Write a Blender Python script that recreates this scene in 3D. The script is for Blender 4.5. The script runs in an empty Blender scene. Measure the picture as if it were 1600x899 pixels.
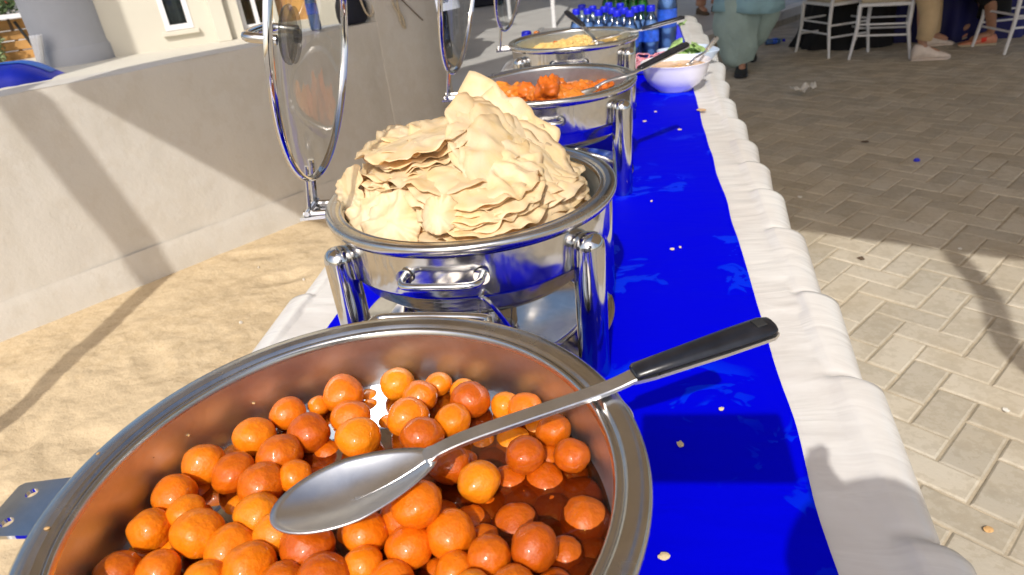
import bpy, bmesh, math, random
from math import sin, cos, pi, radians as R, sqrt, atan2
from mathutils import Vector as V, Matrix, noise
import mathutils
random.seed(7)
sc = bpy.context.scene
COL = sc.collection
# ------------------------------------------------------------------ camera
CAMROT = ((0.98110294, 0.166027, -0.09935824), (0.00655095, 0.4847173, 0.87464634), (-0.19337557, 0.85876898, -0.47446994))
CAMPOS = V((0, 0, 1.2936)); FPX = 1026.2
cd = bpy.data.cameras.new('camera'); cam = bpy.data.objects.new('camera', cd); COL.objects.link(cam)
r_, u_, f_ = [V(a) for a in CAMROT]
M = Matrix((r_, u_, -f_)).transposed().to_4x4(); M.translation = CAMPOS
cam.matrix_world = M
cd.sensor_width = 36; cd.lens = FPX / 1600 * 36; cd.clip_start = .02; cd.clip_end = 400
cd.dof.use_dof = True; cd.dof.focus_distance = .68; cd.dof.aperture_fstop = 11
sc.camera = cam
# ------------------------------------------------------------------ world, sun, exposure
SUN_EL = 42.0
w = bpy.data.worlds.new('World'); sc.world = w; w.use_nodes = True
nt = w.node_tree; bg = nt.nodes['Background']
sky = nt.nodes.new('ShaderNodeTexSky'); sky.sky_type = 'NISHITA'; sky.sun_disc = False
sky.sun_elevation = R(SUN_EL); sky.sun_rotation = R(180); sky.dust_density = 3.0; sky.air_density = 1.0
nt.links.new(sky.outputs[0], bg.inputs[0]); bg.inputs[1].default_value = .15
sl = bpy.data.lights.new('sun', 'SUN'); sl.energy = 3.0; sl.angle = R(.55); sl.color = (1, .955, .88)
so = bpy.data.objects.new('sun', sl); COL.objects.link(so); so.rotation_euler = (R(90 - SUN_EL), 0, 0); so.location = (0, -5, 8)
vs = sc.view_settings; vs.view_transform = 'Standard'; vs.look = 'None'; vs.exposure = 0.20; vs.gamma = 1
try:
    sc.cycles.max_bounces = 8; sc.cycles.transparent_max_bounces = 24; sc.cycles.use_denoising = True
    sc.cycles.sample_clamp_indirect = 6
except Exception: pass

# ------------------------------------------------------------------ pixel -> world
def ray(px, py):
    return (r_ * ((px - 800) / FPX) - u_ * ((py - 449.5) / FPX) + f_)
def at(px, py, z):
    d = ray(px, py); t = (z - CAMPOS.z) / d.z
    return CAMPOS + d * t
def onplane(px, py, p0, n):
    d = ray(px, py); return CAMPOS + d * ((V(p0) - CAMPOS).dot(n) / d.dot(n))
def aty(px, py, y):
    d = ray(px, py); return CAMPOS + d * (y / d.y)

# ------------------------------------------------------------------ materials
def newmat(name):
    m = bpy.data.materials.new(name); m.use_nodes = True
    n = m.node_tree.nodes; return m, n, m.node_tree.links, n['Principled BSDF']
def setp(b, **k):
    al = dict(rough='Roughness', metal='Metallic', spec='Specular IOR Level', color='Base Color', coat='Coat Weight', coatr='Coat Roughness',
              sss='Subsurface Weight', trans='Transmission Weight', ior='IOR', aniso='Anisotropic', sheen='Sheen Weight', alpha='Alpha')
    for a, v in k.items():
        if a == 'color' and len(v) == 3: v = (*v, 1)
        b.inputs[al[a]].default_value = v
def coords(n, l, scale=(1, 1, 1), rot=(0, 0, 0), kind='Object'):
    tc = n.new('ShaderNodeTexCoord'); mp = n.new('ShaderNodeMapping')
    mp.inputs['Scale'].default_value = scale; mp.inputs['Rotation'].default_value = rot
    l.new(tc.outputs[kind], mp.inputs[0]); return mp.outputs[0]
def noise_tex(n, l, co, scale, detail=4, rough=.55, dist=0):
    t = n.new('ShaderNodeTexNoise'); t.inputs['Scale'].default_value = scale; t.inputs['Detail'].default_value = detail
    t.inputs['Roughness'].default_value = rough; t.inputs['Distortion'].default_value = dist
    l.new(co, t.inputs['Vector']); return t.outputs['Fac']
def ramp(n, l, fac, stops):
    r = n.new('ShaderNodeValToRGB'); e = r.color_ramp.elements
    while len(e) < len(stops): e.new(.5)
    for i, (p, c) in enumerate(stops):
        e[i].position = p; e[i].color = (*c, 1) if len(c) == 3 else c
    l.new(fac, r.inputs[0]); return r.outputs[0]
def bump(n, l, b, h, strength=.3, dist=.01, prev=None):
    bp = n.new('ShaderNodeBump'); bp.inputs['Strength'].default_value = strength; bp.inputs['Distance'].default_value = dist
    l.new(h, bp.inputs['Height'])
    if prev: l.new(prev, bp.inputs['Normal'])
    l.new(bp.outputs[0], b.inputs['Normal']); return bp.outputs[0]
def simple(name, color, rough=.5, metal=0, nscale=0, namt=.15, bscale=0, bstr=.2, bdist=.002, **k):
    m, n, l, b = newmat(name); setp(b, color=color, rough=rough, metal=metal, **k)
    co = coords(n, l)
    if nscale:
        f = noise_tex(n, l, co, nscale, 5)
        c0 = tuple(max(0, x * (1 - namt)) for x in color); c1 = tuple(min(1, x * (1 + namt)) for x in color)
        l.new(ramp(n, l, f, [(.3, c0), (.7, c1)]), b.inputs['Base Color'])
    if bscale:
        bump(n, l, b, noise_tex(n, l, co, bscale, 5), bstr, bdist)
    return m
MT = {}
def steel(name, base=(.62, .61, .6), r0=.1, r1=.25, streak=None, aniso=0):
    m, n, l, b = newmat(name); setp(b, color=base, metal=1, rough=r0, aniso=aniso)
    co = coords(n, l, streak or (1, 1, 1))
    f = noise_tex(n, l, co, 30 if streak else 14, 5, .6)
    mr = n.new('ShaderNodeMapRange'); mr.inputs['From Min'].default_value = .3; mr.inputs['From Max'].default_value = .7
    mr.inputs['To Min'].default_value = r0; mr.inputs['To Max'].default_value = r1
    l.new(f, mr.inputs[0]); l.new(mr.outputs[0], b.inputs['Roughness'])
    # finger smudges and dried drips
    co2 = coords(n, l); g = noise_tex(n, l, co2, 45, 6, .65, .6)
    l.new(ramp(n, l, g, [(.3, tuple(x * .86 for x in base)), (.62, base)]), b.inputs['Base Color'])
    pass
    return m
MT['steel'] = steel('polished_steel', r0=.05, r1=.14)
MT['steel_body'] = steel('body_steel', r0=.10, r1=.22)
_n = MT['steel_body'].node_tree.nodes; _l = MT['steel_body'].node_tree.links; bump(_n, _l, _n['Principled BSDF'], noise_tex(_n, _l, coords(_n, _l), 9, 3, .5, .8), .35, .012)
MT['steel_rim'] = steel('rim_steel', (.6, .585, .56), .16, .32)
MT['steel_brushed'] = steel('brushed_steel', (.58, .66, .74), .34, .44, (1, 1, 40), .3)
MT['steel_wire'] = steel('wire_steel', (.7, .7, .7), .1, .2)
MT['steel_spoon'] = steel('spoon_steel', (.80, .80, .80), .26, .40)
MT['black_plastic'] = simple('black_plastic', (.012, .013, .018), .28, 0, 60, .5, 300, .15, .0005)
# blue damask
def blue_cloth():
    m, n, l, b = newmat('blue_damask'); co = coords(n, l)
    nz = n.new('ShaderNodeTexNoise'); nz.inputs['Scale'].default_value = 5; nz.inputs['Detail'].default_value = 3; l.new(co, nz.inputs['Vector'])
    mx = n.new('ShaderNodeMixRGB'); mx.blend_type = 'ADD'; mx.inputs[0].default_value = .2; l.new(co, mx.inputs[1]); l.new(nz.outputs['Color'], mx.inputs[2])
    wv = n.new('ShaderNodeTexNoise'); wv.inputs['Scale'].default_value = 9; wv.inputs['Detail'].default_value = 4; wv.inputs['Roughness'].default_value = .6
    wv.inputs['Distortion'].default_value = .7
    l.new(mx.outputs[0], wv.inputs['Vector'])
    pat0 = ramp(n, l, wv.outputs['Fac'], [(.545, (0, 0, 0)), (.56, (1, 1, 1)), (.70, (1, 1, 1)), (.72, (.3, .3, .3))])
    msk = ramp(n, l, noise_tex(n, l, co, 4.5, 2), [(.46, (0, 0, 0)), (.56, (1, 1, 1))])
    mm_ = n.new('ShaderNodeMixRGB'); mm_.blend_type = 'MULTIPLY'; mm_.inputs[0].default_value = 1; l.new(pat0, mm_.inputs[1]); l.new(msk, mm_.inputs[2]); pat = mm_.outputs[0]
    cm = n.new('ShaderNodeMixRGB'); cm.inputs[1].default_value = (0, .0004, .66, 1); cm.inputs[2].default_value = (0, .022, .76, 1)
    l.new(pat, cm.inputs[0]); l.new(cm.outputs[0], b.inputs['Base Color'])
    rr = ramp(n, l, pat, [(0, (.62, .62, .62)), (1, (.42, .42, .42))]); l.new(rr, b.inputs['Roughness'])
    setp(b, spec=.03)
    wr = noise_tex(n, l, coords(n, l, (3, 9, 1)), 3, 3, .5, .8)
    b1 = bump(n, l, b, wr, .25, .006)
    b2 = bump(n, l, b, pat, .25, .0008, b1)
    fine = noise_tex(n, l, coords(n, l, (1, 1, 1)), 900, 2); bump(n, l, b, fine, .15, .0004, b2)
    return m
MT['blue'] = blue_cloth()
def satin():
    m, n, l, b = newmat('white_satin'); setp(b, color=(.70, .68, .66), rough=.27, spec=.6)
    f = noise_tex(n, l, coords(n, l, (1.2, 3.5, 1.2)), 5, 3, .45, 1.0); 
    g = noise_tex(n, l, coords(n, l, (1.5, 9, 1.5)), 4, 3, .5, 1.0)
    b1 = bump(n, l, b, f, .22, .014); bump(n, l, b, g, .10, .004, b1)
    l.new(ramp(n, l, noise_tex(n, l, coords(n, l), 6, 5, .6), [(.3, (.66, .63, .6)), (.6, (.74, .73, .71))]), b.inputs['Base Color'])
    return m
MT['satin'] = satin()
MT['plaster'] = simple('wall_plaster', (.62, .56, .47), .85, 0, 3, .08, 35, .35, .004)
def wallmat():
    m, n, l, b = newmat('stained_plaster'); setp(b, rough=.88)
    co = coords(n, l)
    a = noise_tex(n, l, co, 1.6, 6, .6, .3); c = noise_tex(n, l, co, 11, 6, .7)
    mm = n.new('ShaderNodeMath'); mm.operation = 'ADD'; l.new(a, mm.inputs[0]); l.new(c, mm.inputs[1])
    l.new(ramp(n, l, mm.outputs[0], [(.7, (.575, .545, .49)), (1.0, (.61, .58, .53)), (1.3, (.62, .595, .55))]), b.inputs['Base Color'])
    st = noise_tex(n, l, coords(n, l, (5, 5, .5)), 1.6, 5, .6); mx = n.new('ShaderNodeMixRGB'); mx.blend_type = 'MULTIPLY'; mx.inputs[0].default_value = 1
    lk = b.inputs['Base Color'].links[0].from_socket; l.new(lk, mx.inputs[1]); l.new(ramp(n, l, st, [(.34, (.955, .95, .935)), (.52, (1, 1, 1))]), mx.inputs[2]); l.new(mx.outputs[0], b.inputs['Base Color'])
    b1 = bump(n, l, b, noise_tex(n, l, co, 9, 8, .65), .5, .008); bump(n, l, b, noise_tex(n, l, co, 60, 4, .6), .3, .002, b1)
    return m
MT['wall'] = wallmat()
MT['facade'] = simple('cream_render', (.60, .565, .48), .85, 0, 1.5, .06, 25, .3, .004)
MT['grey_column'] = simple('grey_paint', (.36, .37, .4), .8, 0, 3, .1, 30, .2, .003)
def sand():
    m, n, l, b = newmat('sand'); setp(b, rough=.95, spec=.1); co = coords(n, l)
    a = noise_tex(n, l, co, 1.3, 8, .62); g = noise_tex(n, l, co, 22, 6, .7); v = noise_tex(n, l, co, 260, 2)
    mm = n.new('ShaderNodeMath'); mm.operation = 'ADD'; l.new(a, mm.inputs[0]); l.new(g, mm.inputs[1])
    l.new(ramp(n, l, mm.outputs[0], [(.62, (.47, .36, .22)), (.95, (.555, .43, .27)), (1.35, (.59, .465, .30))]), b.inputs['Base Color'])
    b1 = bump(n, l, b, g, .18, .012); b2 = bump(n, l, b, noise_tex(n, l, co, 6, 5, .6), .5, .05, b1); bump(n, l, b, v, .3, .0015, b2)
    return m
MT['sand'] = sand()
def paver(name, stuff=False):
    m, n, l, b = newmat(name); setp(b, rough=.8, spec=.3)
    tc = n.new('ShaderNodeTexCoord'); oi = n.new('ShaderNodeObjectInfo')
    add = n.new('ShaderNodeVectorMath'); add.operation = 'MULTIPLY_ADD'
    g = n.new('ShaderNodeNewGeometry'); co = g.outputs['Position']
    a = noise_tex(n, l, co, 2.2, 5, .6); f = noise_tex(n, l, co, 38, 6, .7); q = noise_tex(n, l, co, 9, 5, .65)
    mm = n.new('ShaderNodeMath'); mm.operation = 'ADD'; l.new(q, mm.inputs[0]); l.new(f, mm.inputs[1])
    base = ramp(n, l, mm.outputs[0], [(.65, (.40, .36, .29)), (1.0, (.46, .42, .345)), (1.35, (.50, .46, .385))])
    hsv = n.new('ShaderNodeHueSaturation'); l.new(base, hsv.inputs['Color'])
    mr = n.new('ShaderNodeMapRange'); mr.inputs['To Min'].default_value = .84; mr.inputs['To Max'].default_value = 1.14
    l.new(oi.outputs['Random'], mr.inputs[0]); 
    if stuff:
        mr.inputs['From Min'].default_value = .3; mr.inputs['From Max'].default_value = .7; l.new(noise_tex(n, l, co, 7, 0), mr.inputs[0])
    l.new(mr.outputs[0], hsv.inputs['Value'])
    dirt = ramp(n, l, a, [(.38, (1, 1, 1)), (.62, (0, 0, 0))])
    mx = n.new('ShaderNodeMixRGB'); mx.inputs[2].default_value = (.46, .37, .24, 1)
    dm = n.new('ShaderNodeMath'); dm.operation = 'MULTIPLY'; dm.inputs[1].default_value = .3; l.new(dirt, dm.inputs[0]); l.new(dm.outputs[0], mx.inputs[0])
    l.new(hsv.outputs[0], mx.inputs[1]); l.new(mx.outputs[0], b.inputs['Base Color'])
    b1 = bump(n, l, b, f, .4, .003); bump(n, l, b, q, .35, .006, b1)
    return m
MT['paver'] = paver('paver_concrete'); MT['paver_far'] = paver('paver_concrete_far', True)
MT['joint_sand'] = simple('joint_sand', (.44, .38, .285), .95, 0, 14, .25, 120, .5, .003)
MT['ground'] = simple('ground_earth', (.42, .36, .28), .95, 0, 1, .15, 8, .3, .02)
MT['white_paint'] = simple('white_paint', (.74, .74, .76), .45, 0, 20, .06)
MT['kerb_white'] = simple('kerb_white', (.66, .63, .58), .7, 0, 4, .08, 30, .2, .003)
MT['platform'] = simple('platform_tile', (.47, .46, .44), .6, 0, 3, .08, 30, .15, .002)
MT['canopy'] = simple('canopy_fabric', (.55, .50, .42), .8)
_n = MT['canopy'].node_tree.nodes; _l = MT['canopy'].node_tree.links
_t = _n.new('ShaderNodeBsdfTranslucent'); _t.inputs[0].default_value = (.62, .52, .38, 1); _m = _n.new('ShaderNodeMixShader'); _m.inputs[0].default_value = .55
_l.new(_n['Principled BSDF'].outputs[0], _m.inputs[1]); _l.new(_t.outputs[0], _m.inputs[2]); _l.new(_m.outputs[0], _n['Material Output'].inputs[0])
MT['wood_plank'] = simple('orange_wood', (.46, .24, .07), .6, 0, 8, .25, 40, .3, .003)
MT['dark'] = simple('dark_gap', (.02, .02, .02), .8)
MT['leaf'] = simple('leaf_green', (.10, .16, .06), .55, 0, 12, .4)
MT['leaf_pale'] = simple('leaf_pale', (.22, .28, .13), .55, 0, 12, .4)
MT['bark'] = simple('bark', (.12, .08, .05), .9)
def glassy(name, tint=(.93, .95, .94), rough=.02, fac=1, ior=1.45):
    m, n, l, b = newmat(name); n.remove(b); out = n['Material Output']
    tr = n.new('ShaderNodeBsdfTransparent'); tr.inputs[0].default_value = (*tint, 1)
    gl = n.new('ShaderNodeBsdfGlossy'); gl.inputs['Roughness'].default_value = rough
    fr = n.new('ShaderNodeFresnel'); fr.inputs[0].default_value = ior
    mx = n.new('ShaderNodeMixShader'); fm = n.new('ShaderNodeMath'); fm.operation = 'MULTIPLY'; fm.inputs[1].default_value = fac; l.new(fr.outputs[0], fm.inputs[0]); l.new(fm.outputs[0], mx.inputs[0]); l.new(tr.outputs[0], mx.inputs[1]); l.new(gl.outputs[0], mx.inputs[2])
    l.new(mx.outputs[0], out.inputs[0]); m['glass_nodes'] = 1
    return m
MT['glass'] = glassy('lid_glass', (.93, .945, .935), .02, .16, ior=1.3)
MT['grey_glass'] = glassy('grey_seat_disc', (.55, .56, .54), .15, .5)
MT['window_glass'] = glassy('window_glass', (.7, .75, .75), .02)
MT['syrup'] = glassy('syrup', (.44, .33, .15), .03, .6, ior=1.3)
MT['dried_syrup'] = simple('dried_syrup', (.50, .30, .12), .2); MT['syrup_clear'] = glassy('clear_drop', (.9, .86, .78), .03)
MT['bottle_clear'] = glassy('bottle_plastic', (.66, .78, .9), .08)
MT['bottle_green'] = glassy('green_plastic', (.25, .62, .3), .08)
def ballmat(name, c_lo, c_hi, spots):
    m, n, l, b = newmat(name); oi = n.new('ShaderNodeObjectInfo'); co = coords(n, l)
    r = ramp(n, l, oi.outputs['Random'], [(0, c_lo), (1, c_hi)])
    f = noise_tex(n, l, co, 2.2, 7, .68, .4); 
    mx = n.new('ShaderNodeMixRGB'); mx.blend_type = 'MULTIPLY'; mx.inputs[0].default_value = .8; l.new(r, mx.inputs[1])
    l.new(ramp(n, l, f, [(.3, spots), (.6, (1, 1, 1))]), mx.inputs[2]); l.new(mx.outputs[0], b.inputs['Base Color'])
    setp(b, rough=.42, spec=.25, sss=.12, coat=.55, coatr=.05)
    b.inputs['Subsurface Radius'].default_value = (1, .35, .08); b.inputs['Subsurface Scale'].default_value = .006
    b1 = bump(n, l, b, noise_tex(n, l, coords(n, l, (1, 1, 1), kind='Object'), 2.4, 5, .45), .12, .12)
    bump(n, l, b, noise_tex(n, l, co, 9, 3, .4), .05, .03, b1)
    return m
MT['ball_orange'] = ballmat('golden_fried_dough', (.72, .165, .003), (.80, .215, .004), (.94, .8, .6))
MT['ball_amber'] = ballmat('amber_fried_dough', (.74, .20, .004), (.82, .26, .006), (.96, .85, .7))
MT['ball_brown'] = ballmat('brown_fried_dough', (.50, .095, .002), (.62, .14, .003), (.86, .66, .45))
def papadmat():
    m, n, l, b = newmat('papad'); co = coords(n, l); oi = n.new('ShaderNodeObjectInfo'); out = n['Material Output']
    f = noise_tex(n, l, co, 26, 6, .65, .5)
    base = ramp(n, l, f, [(.24, (.86, .56, .20)), (.36, (.95, .79, .44)), (.60, (.97, .87, .62))])
    ea = n.new('ShaderNodeAttribute'); ea.attribute_name = 'edge'; em = n.new('ShaderNodeMath'); em.operation = 'MULTIPLY_ADD'; em.inputs[1].default_value = 1.0
    l.new(f, em.inputs[0]); em.inputs[1].default_value = .35; l.new(ea.outputs['Fac'], em.inputs[2])
    mxe = n.new('ShaderNodeMixRGB'); mxe.inputs[2].default_value = (.62, .30, .08, 1); l.new(base, mxe.inputs[1])
    l.new(ramp(n, l, em.outputs[0], [(.97, (0, 0, 0)), (1.0, (.10, .10, .10))]), mxe.inputs[0]); sc2 = n.new('ShaderNodeMath'); base = mxe.outputs[0]
    hs = n.new('ShaderNodeHueSaturation'); mr = n.new('ShaderNodeMapRange'); mr.inputs['To Min'].default_value = .86; mr.inputs['To Max'].default_value = 1.04
    l.new(oi.outputs['Random'], mr.inputs[0]); l.new(mr.outputs[0], hs.inputs['Value']); l.new(base, hs.inputs['Color'])
    l.new(hs.outputs[0], b.inputs['Base Color']); setp(b, rough=.5, spec=.35)
    tl = n.new('ShaderNodeBsdfTranslucent'); tl.inputs[0].default_value = (.95, .62, .22, 1)
    mx = n.new('ShaderNodeMixShader'); mx.inputs[0].default_value = .36; l.new(b.outputs[0], mx.inputs[1]); l.new(tl.outputs[0], mx.inputs[2]); l.new(mx.outputs[0], out.inputs[0])
    b1 = bump(n, l, b, f, .4, .002); bump(n, l, b, noise_tex(n, l, co, 170, 4, .6), .35, .0008, b1)
    return m
MT['papad'] = papadmat()
MT['chicken'] = ballmat('spiced_chicken', (.72, .15, .01), (.85, .32, .04), (.30, .12, .05))
MT['rice'] = simple('yellow_rice', (.80, .56, .20), .55, 0, 60, .22, 200, .4, .001, sss=.1)
MT['sauce'] = simple('beige_sauce', (.62, .38, .17), .25, 0, 25, .25, 30, .3, .002)
MT['bowl'] = simple('white_melamine', (.78, .78, .86), .18, 0, 4, .02, spec=.6)
MT['plate_blue'] = simple('pale_blue_plate', (.55, .66, .84), .2, 0, 4, .04)
MT['onion'] = simple('pink_onion', (.72, .30, .36), .35, 0, 30, .3)
MT['lettuce'] = simple('lettuce', (.30, .46, .16), .4, 0, 30, .4)
MT['blue_plastic'] = simple('blue_plastic', (.004, .01, .62), .35)
MT['label_blue'] = simple('label_blue', (.02, .09, .55), .4, 0, 40, .5)
MT['shirt_white'] = simple('white_cotton', (.66, .70, .82), .85, 0, 5, .06, 20, .3, .01)
MT['teal_cotton'] = simple('teal_cotton', (.26, .44, .52), .85, 0, 4, .10, 14, .5, .02)
MT['trouser_teal'] = simple('pale_teal_cotton', (.34, .45, .43), .85, 0, 4, .14, 12, .6, .03)
MT['beige_cotton'] = simple('beige_cotton', (.52, .38, .22), .85, 0, 6, .12, 18, .5, .015)
MT['black_cloth'] = simple('black_cloth', (.008, .008, .01), .9, 0, 5, .3)
MT['navy_cloth'] = simple('navy_cloth', (.004, .005, .09), .7, 0, 3, .5, 8, .4, .02)
MT['skin'] = simple('skin', (.42, .22, .14), .5, 0, 20, .12, sss=.1)
MT['hair'] = simple('hair', (.012, .009, .008), .6)
MT['shoe_black'] = simple('black_leather', (.012, .014, .02), .4)
MT['shoe_white'] = simple('white_sneaker', (.72, .62, .55), .55, 0, 30, .1)
MT['shoe_pink'] = simple('coral_sneaker', (.62, .26, .16), .55, 0, 30, .15)
MT['red_strap'] = simple('red_fabric', (.75, .03, .01), .5)
MT['cushion_beige'] = simple('cushion_beige', (.55, .47, .33), .8, 0, 8, .1)
MT['rope'] = simple('tan_rope', (.50, .42, .30), .8, 0, 60, .2)
MT['bag'] = simple('navy_bag', (.006, .008, .02), .6, 0, 20, .3, 40, .3, .004)
MT['paper'] = simple('white_paper', (.75, .73, .68), .7)
MT['curtain_dark'] = simple('grey_curtain', (.08, .10, .12), .7, 0, 8, .3)
MT['curtain_pale'] = simple('pale_curtain', (.42, .42, .42), .8, 0, 8, .15)
MT['red_paint'] = simple('orange_red_paint', (.65, .12, .05), .6)
MT['cushion_blue'] = simple('bright_blue_fabric', (.002, .02, .55), .5, 0, 4, .3)
MT['cushion_cyan'] = simple('azure_fabric', (.003, .10, .48), .5, 0, 4, .2)

# ------------------------------------------------------------------ mesh helpers
class MB:
    def __init__(s): s.v = []; s.f = []
    def add(s, vs_, fs):
        o = len(s.v); s.v += [tuple(a) for a in vs_]; s.f += [tuple(i + o for i in q) for q in fs]; return s
    def box(s, c, size, rz=0, taper=1, mat=None):
        hx, hy, hz = [a / 2 for a in size]; out = []
        for sz in (-1, 1):
            k = taper if sz > 0 else 1
            for sx, sy in ((-1, -1), (1, -1), (1, 1), (-1, 1)):
                x, y = sx * hx * k, sy * hy * k
                p = V((x * cos(rz) - y * sin(rz), x * sin(rz) + y * cos(rz), sz * hz))
                if mat: p = mat @ p
                out.append(p + V(c))
        return s.add(out, [(0, 3, 2, 1), (4, 5, 6, 7), (0, 1, 5, 4), (1, 2, 6, 5), (2, 3, 7, 6), (3, 0, 4, 7)])
    def tube(s, pts, rad, n=10, closed=False, flat=1.0, cap=True):
        pts = [V(p) for p in pts]; N = len(pts); rings = []
        rads = rad if isinstance(rad, (list, tuple)) else [rad] * N
        T = []
        for i in range(N):
            a = pts[(i + 1) % N] if (closed or i < N - 1) else pts[i]; b = pts[i - 1] if (closed or i > 0) else pts[i]
            T.append((a - b).normalized())
        up = V((0, 0, 1)) if abs(T[0].z) < .9 else V((1, 0, 0))
        u = T[0].cross(up).normalized()
        vs2 = []
        for i in range(N):
            u = (u - T[i] * u.dot(T[i])).normalized(); v = T[i].cross(u)
            for k in range(n):
                a = 2 * pi * k / n
                vs2.append(pts[i] + u * cos(a) * rads[i] + v * sin(a) * rads[i] * flat)
        fs = []
        for i in range(N if closed else N - 1):
            j = (i + 1) % N
            for k in range(n):
                k2 = (k + 1) % n; fs.append((i * n + k, i * n + k2, j * n + k2, j * n + k))
        if not closed and cap:
            fs.append(tuple(range(n - 1, -1, -1))); fs.append(tuple((N - 1) * n + k for k in range(n)))
        return s.add(vs2, fs)
    def lathe(s, prof, n=64, center=(0, 0, 0), closed=False, wob=None):
        vs2 = []; idx = []
        for (r, z) in prof:
            if r < 1e-6:
                idx.append([len(vs2)] * n); vs2.append((center[0], center[1], center[2] + z))
            else:
                row = []
                for k in range(n):
                    a = 2 * pi * k / n; rr = r * (wob(a, z) if wob else 1)
                    row.append(len(vs2)); vs2.append((center[0] + rr * cos(a), center[1] + rr * sin(a), center[2] + z))
                idx.append(row)
        fs = []
        P = len(prof)
        for i in range(P if closed else P - 1):
            a, b = idx[i], idx[(i + 1) % P]
            for k in range(n):
                k2 = (k + 1) % n
                q = [a[k], a[k2], b[k2], b[k]]
                q2 = []
                for t in q:
                    if t not in q2: q2.append(t)
                if len(q2) > 2: fs.append(tuple(q2))
        return s.add(vs2, fs)
    def loft(s, rings, cap=True, closed=False):
        n = len(rings[0]); vs2 = [p for r in rings for p in r]; fs = []
        for i in range(len(rings) - 1):
            for k in range(n):
                k2 = (k + 1) % n; fs.append((i * n + k, i * n + k2, (i + 1) * n + k2, (i + 1) * n + k))
        if cap: fs.append(tuple(range(n - 1, -1, -1))); fs.append(tuple((len(rings) - 1) * n + k for k in range(n)))
        return s.add(vs2, fs)
    def grid(s, nu, nv, fn):
        vs2 = [fn(i / nu, j / nv) for j in range(nv + 1) for i in range(nu + 1)]
        fs = [(j * (nu + 1) + i, j * (nu + 1) + i + 1, (j + 1) * (nu + 1) + i + 1, (j + 1) * (nu + 1) + i) for j in range(nv) for i in range(nu)]
        return s.add(vs2, fs)
    def mesh(s, name, mat, smooth=True, ang=40):
        me = bpy.data.meshes.new(name); me.from_pydata(s.v, [], s.f); me.validate()
        bm = bmesh.new(); bm.from_mesh(me); bmesh.ops.recalc_face_normals(bm, faces=bm.faces); bm.to_mesh(me); bm.free()
        if mat: me.materials.append(MT[mat] if isinstance(mat, str) else mat)
        if smooth:
            me.polygons.foreach_set('use_smooth', [True] * len(me.polygons)); me.set_sharp_from_angle(angle=R(ang))
        return me
    def obj(s, name, mat, parent=None, loc=(0, 0, 0), rz=0, smooth=True, ang=40, bevel=0):
        return link(name, s.mesh(name, mat, smooth, ang), parent, loc, rz, bevel)
def link(name, me, parent=None, loc=(0, 0, 0), rz=0, bevel=0):
    o = bpy.data.objects.new(name, me); COL.objects.link(o); o.location = loc; o.rotation_euler = (0, 0, rz)
    if parent: o.parent = parent
    if bevel:
        md = o.modifiers.new('bevel', 'BEVEL'); md.width = bevel; md.segments = 2; md.limit_method = 'ANGLE'
    return o
def thing(name, label, cat, loc=(0, 0, 0), rz=0, group=None):
    o = bpy.data.objects.new(name, None); COL.objects.link(o); o.location = loc; o.rotation_euler = (0, 0, rz); o.empty_display_size = .1
    return tag(o, label, cat, group)
def tag(o, label=None, cat=None, group=None, kind=None):
    if label: o['label'] = label
    if cat: o['category'] = cat
    if group: o['group'] = group
    if kind: o['kind'] = kind
    return o
def children(o): return [c for c in COL.objects if c.parent == o]
def copy_tree(o, parent=None):
    c = o.copy(); COL.objects.link(c)
    if parent: c.parent = parent
    for ch in children(o): copy_tree(ch, c)
    return c
def arc(c, r, a0, a1, n, z=0):
    return [V((c[0] + r * cos(a0 + (a1 - a0) * i / n), c[1] + r * sin(a0 + (a1 - a0) * i / n), z)) for i in range(n + 1)]
def smoothline(pts, k=6):
    pts = [V(p) for p in pts]; out = []
    P = [pts[0]] + pts + [pts[-1]]
    for i in range(1, len(P) - 2):
        for j in range(k):
            t = j / k; a, b, c, d = P[i - 1], P[i], P[i + 1], P[i + 2]
            out.append(.5 * ((2 * b) + (c - a) * t + (2 * a - 5 * b + 4 * c - d) * t * t + (3 * b - a - 3 * c + d) * t ** 3))
    out.append(pts[-1]); return out
def lerp(a, b, t): return a + (b - a) * t
def nz(x, y, z=0, s=1): return noise.noise(V((x * s, y * s, z * s)))

# ================================================================== SETTING
SH = 1 / math.tan(R(SUN_EL))
# sand strip, left of table up to the wall (real relief)
W0_ = (-2.64, 1.897)
def sandz(x, y):
    wd = (x - W0_[0]) * .8387 - (y - W0_[1]) * .5446; fl = max(0, min(1, (wd - .02) / .35))
    return .003 + fl * (.014 * nz(x, y, 0, 3.1) + .008 * nz(x, y, 5, 7) + .005 * nz(x, y, 8, 17))
_rd = random.Random(99); DENT = [(_rd.uniform(-2.2, -.7), _rd.uniform(.8, 3.2), _rd.uniform(0, 3.1), _rd.uniform(.6, 1.1)) for _ in range(22)]
_sz = sandz
def sandz(x, y):
    z = _sz(x, y)
    for dx, dy, a, k in DENT:
        ex, ey = x - dx, y - dy
        if abs(ex) < .3 and abs(ey) < .3:
            p, q = (ex * cos(a) + ey * sin(a)) / .15, (-ex * sin(a) + ey * cos(a)) / .06; r = p * p + q * q
            z += k * (-.016 * math.exp(-r * 1.2) + .007 * math.exp(-(sqrt(r) - 1.25) ** 2 * 7))
    return z
def sf(u, v):
    x = lerp(-4.6, .30, u); y = lerp(-2, 5.5, v); return (x, y, sandz(x, y) if x < .1 else sandz(x, y) * max(0, (.3 - x) / .2))
tag(MB().grid(380, 420, sf).obj('sand_ground', 'sand', ang=80), kind='structure')
tag(MB().grid(1, 1, lambda u, v: (lerp(-150, 150, u), lerp(-60, 200, v), -.08)).obj('ground', 'ground'), kind='structure')
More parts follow.
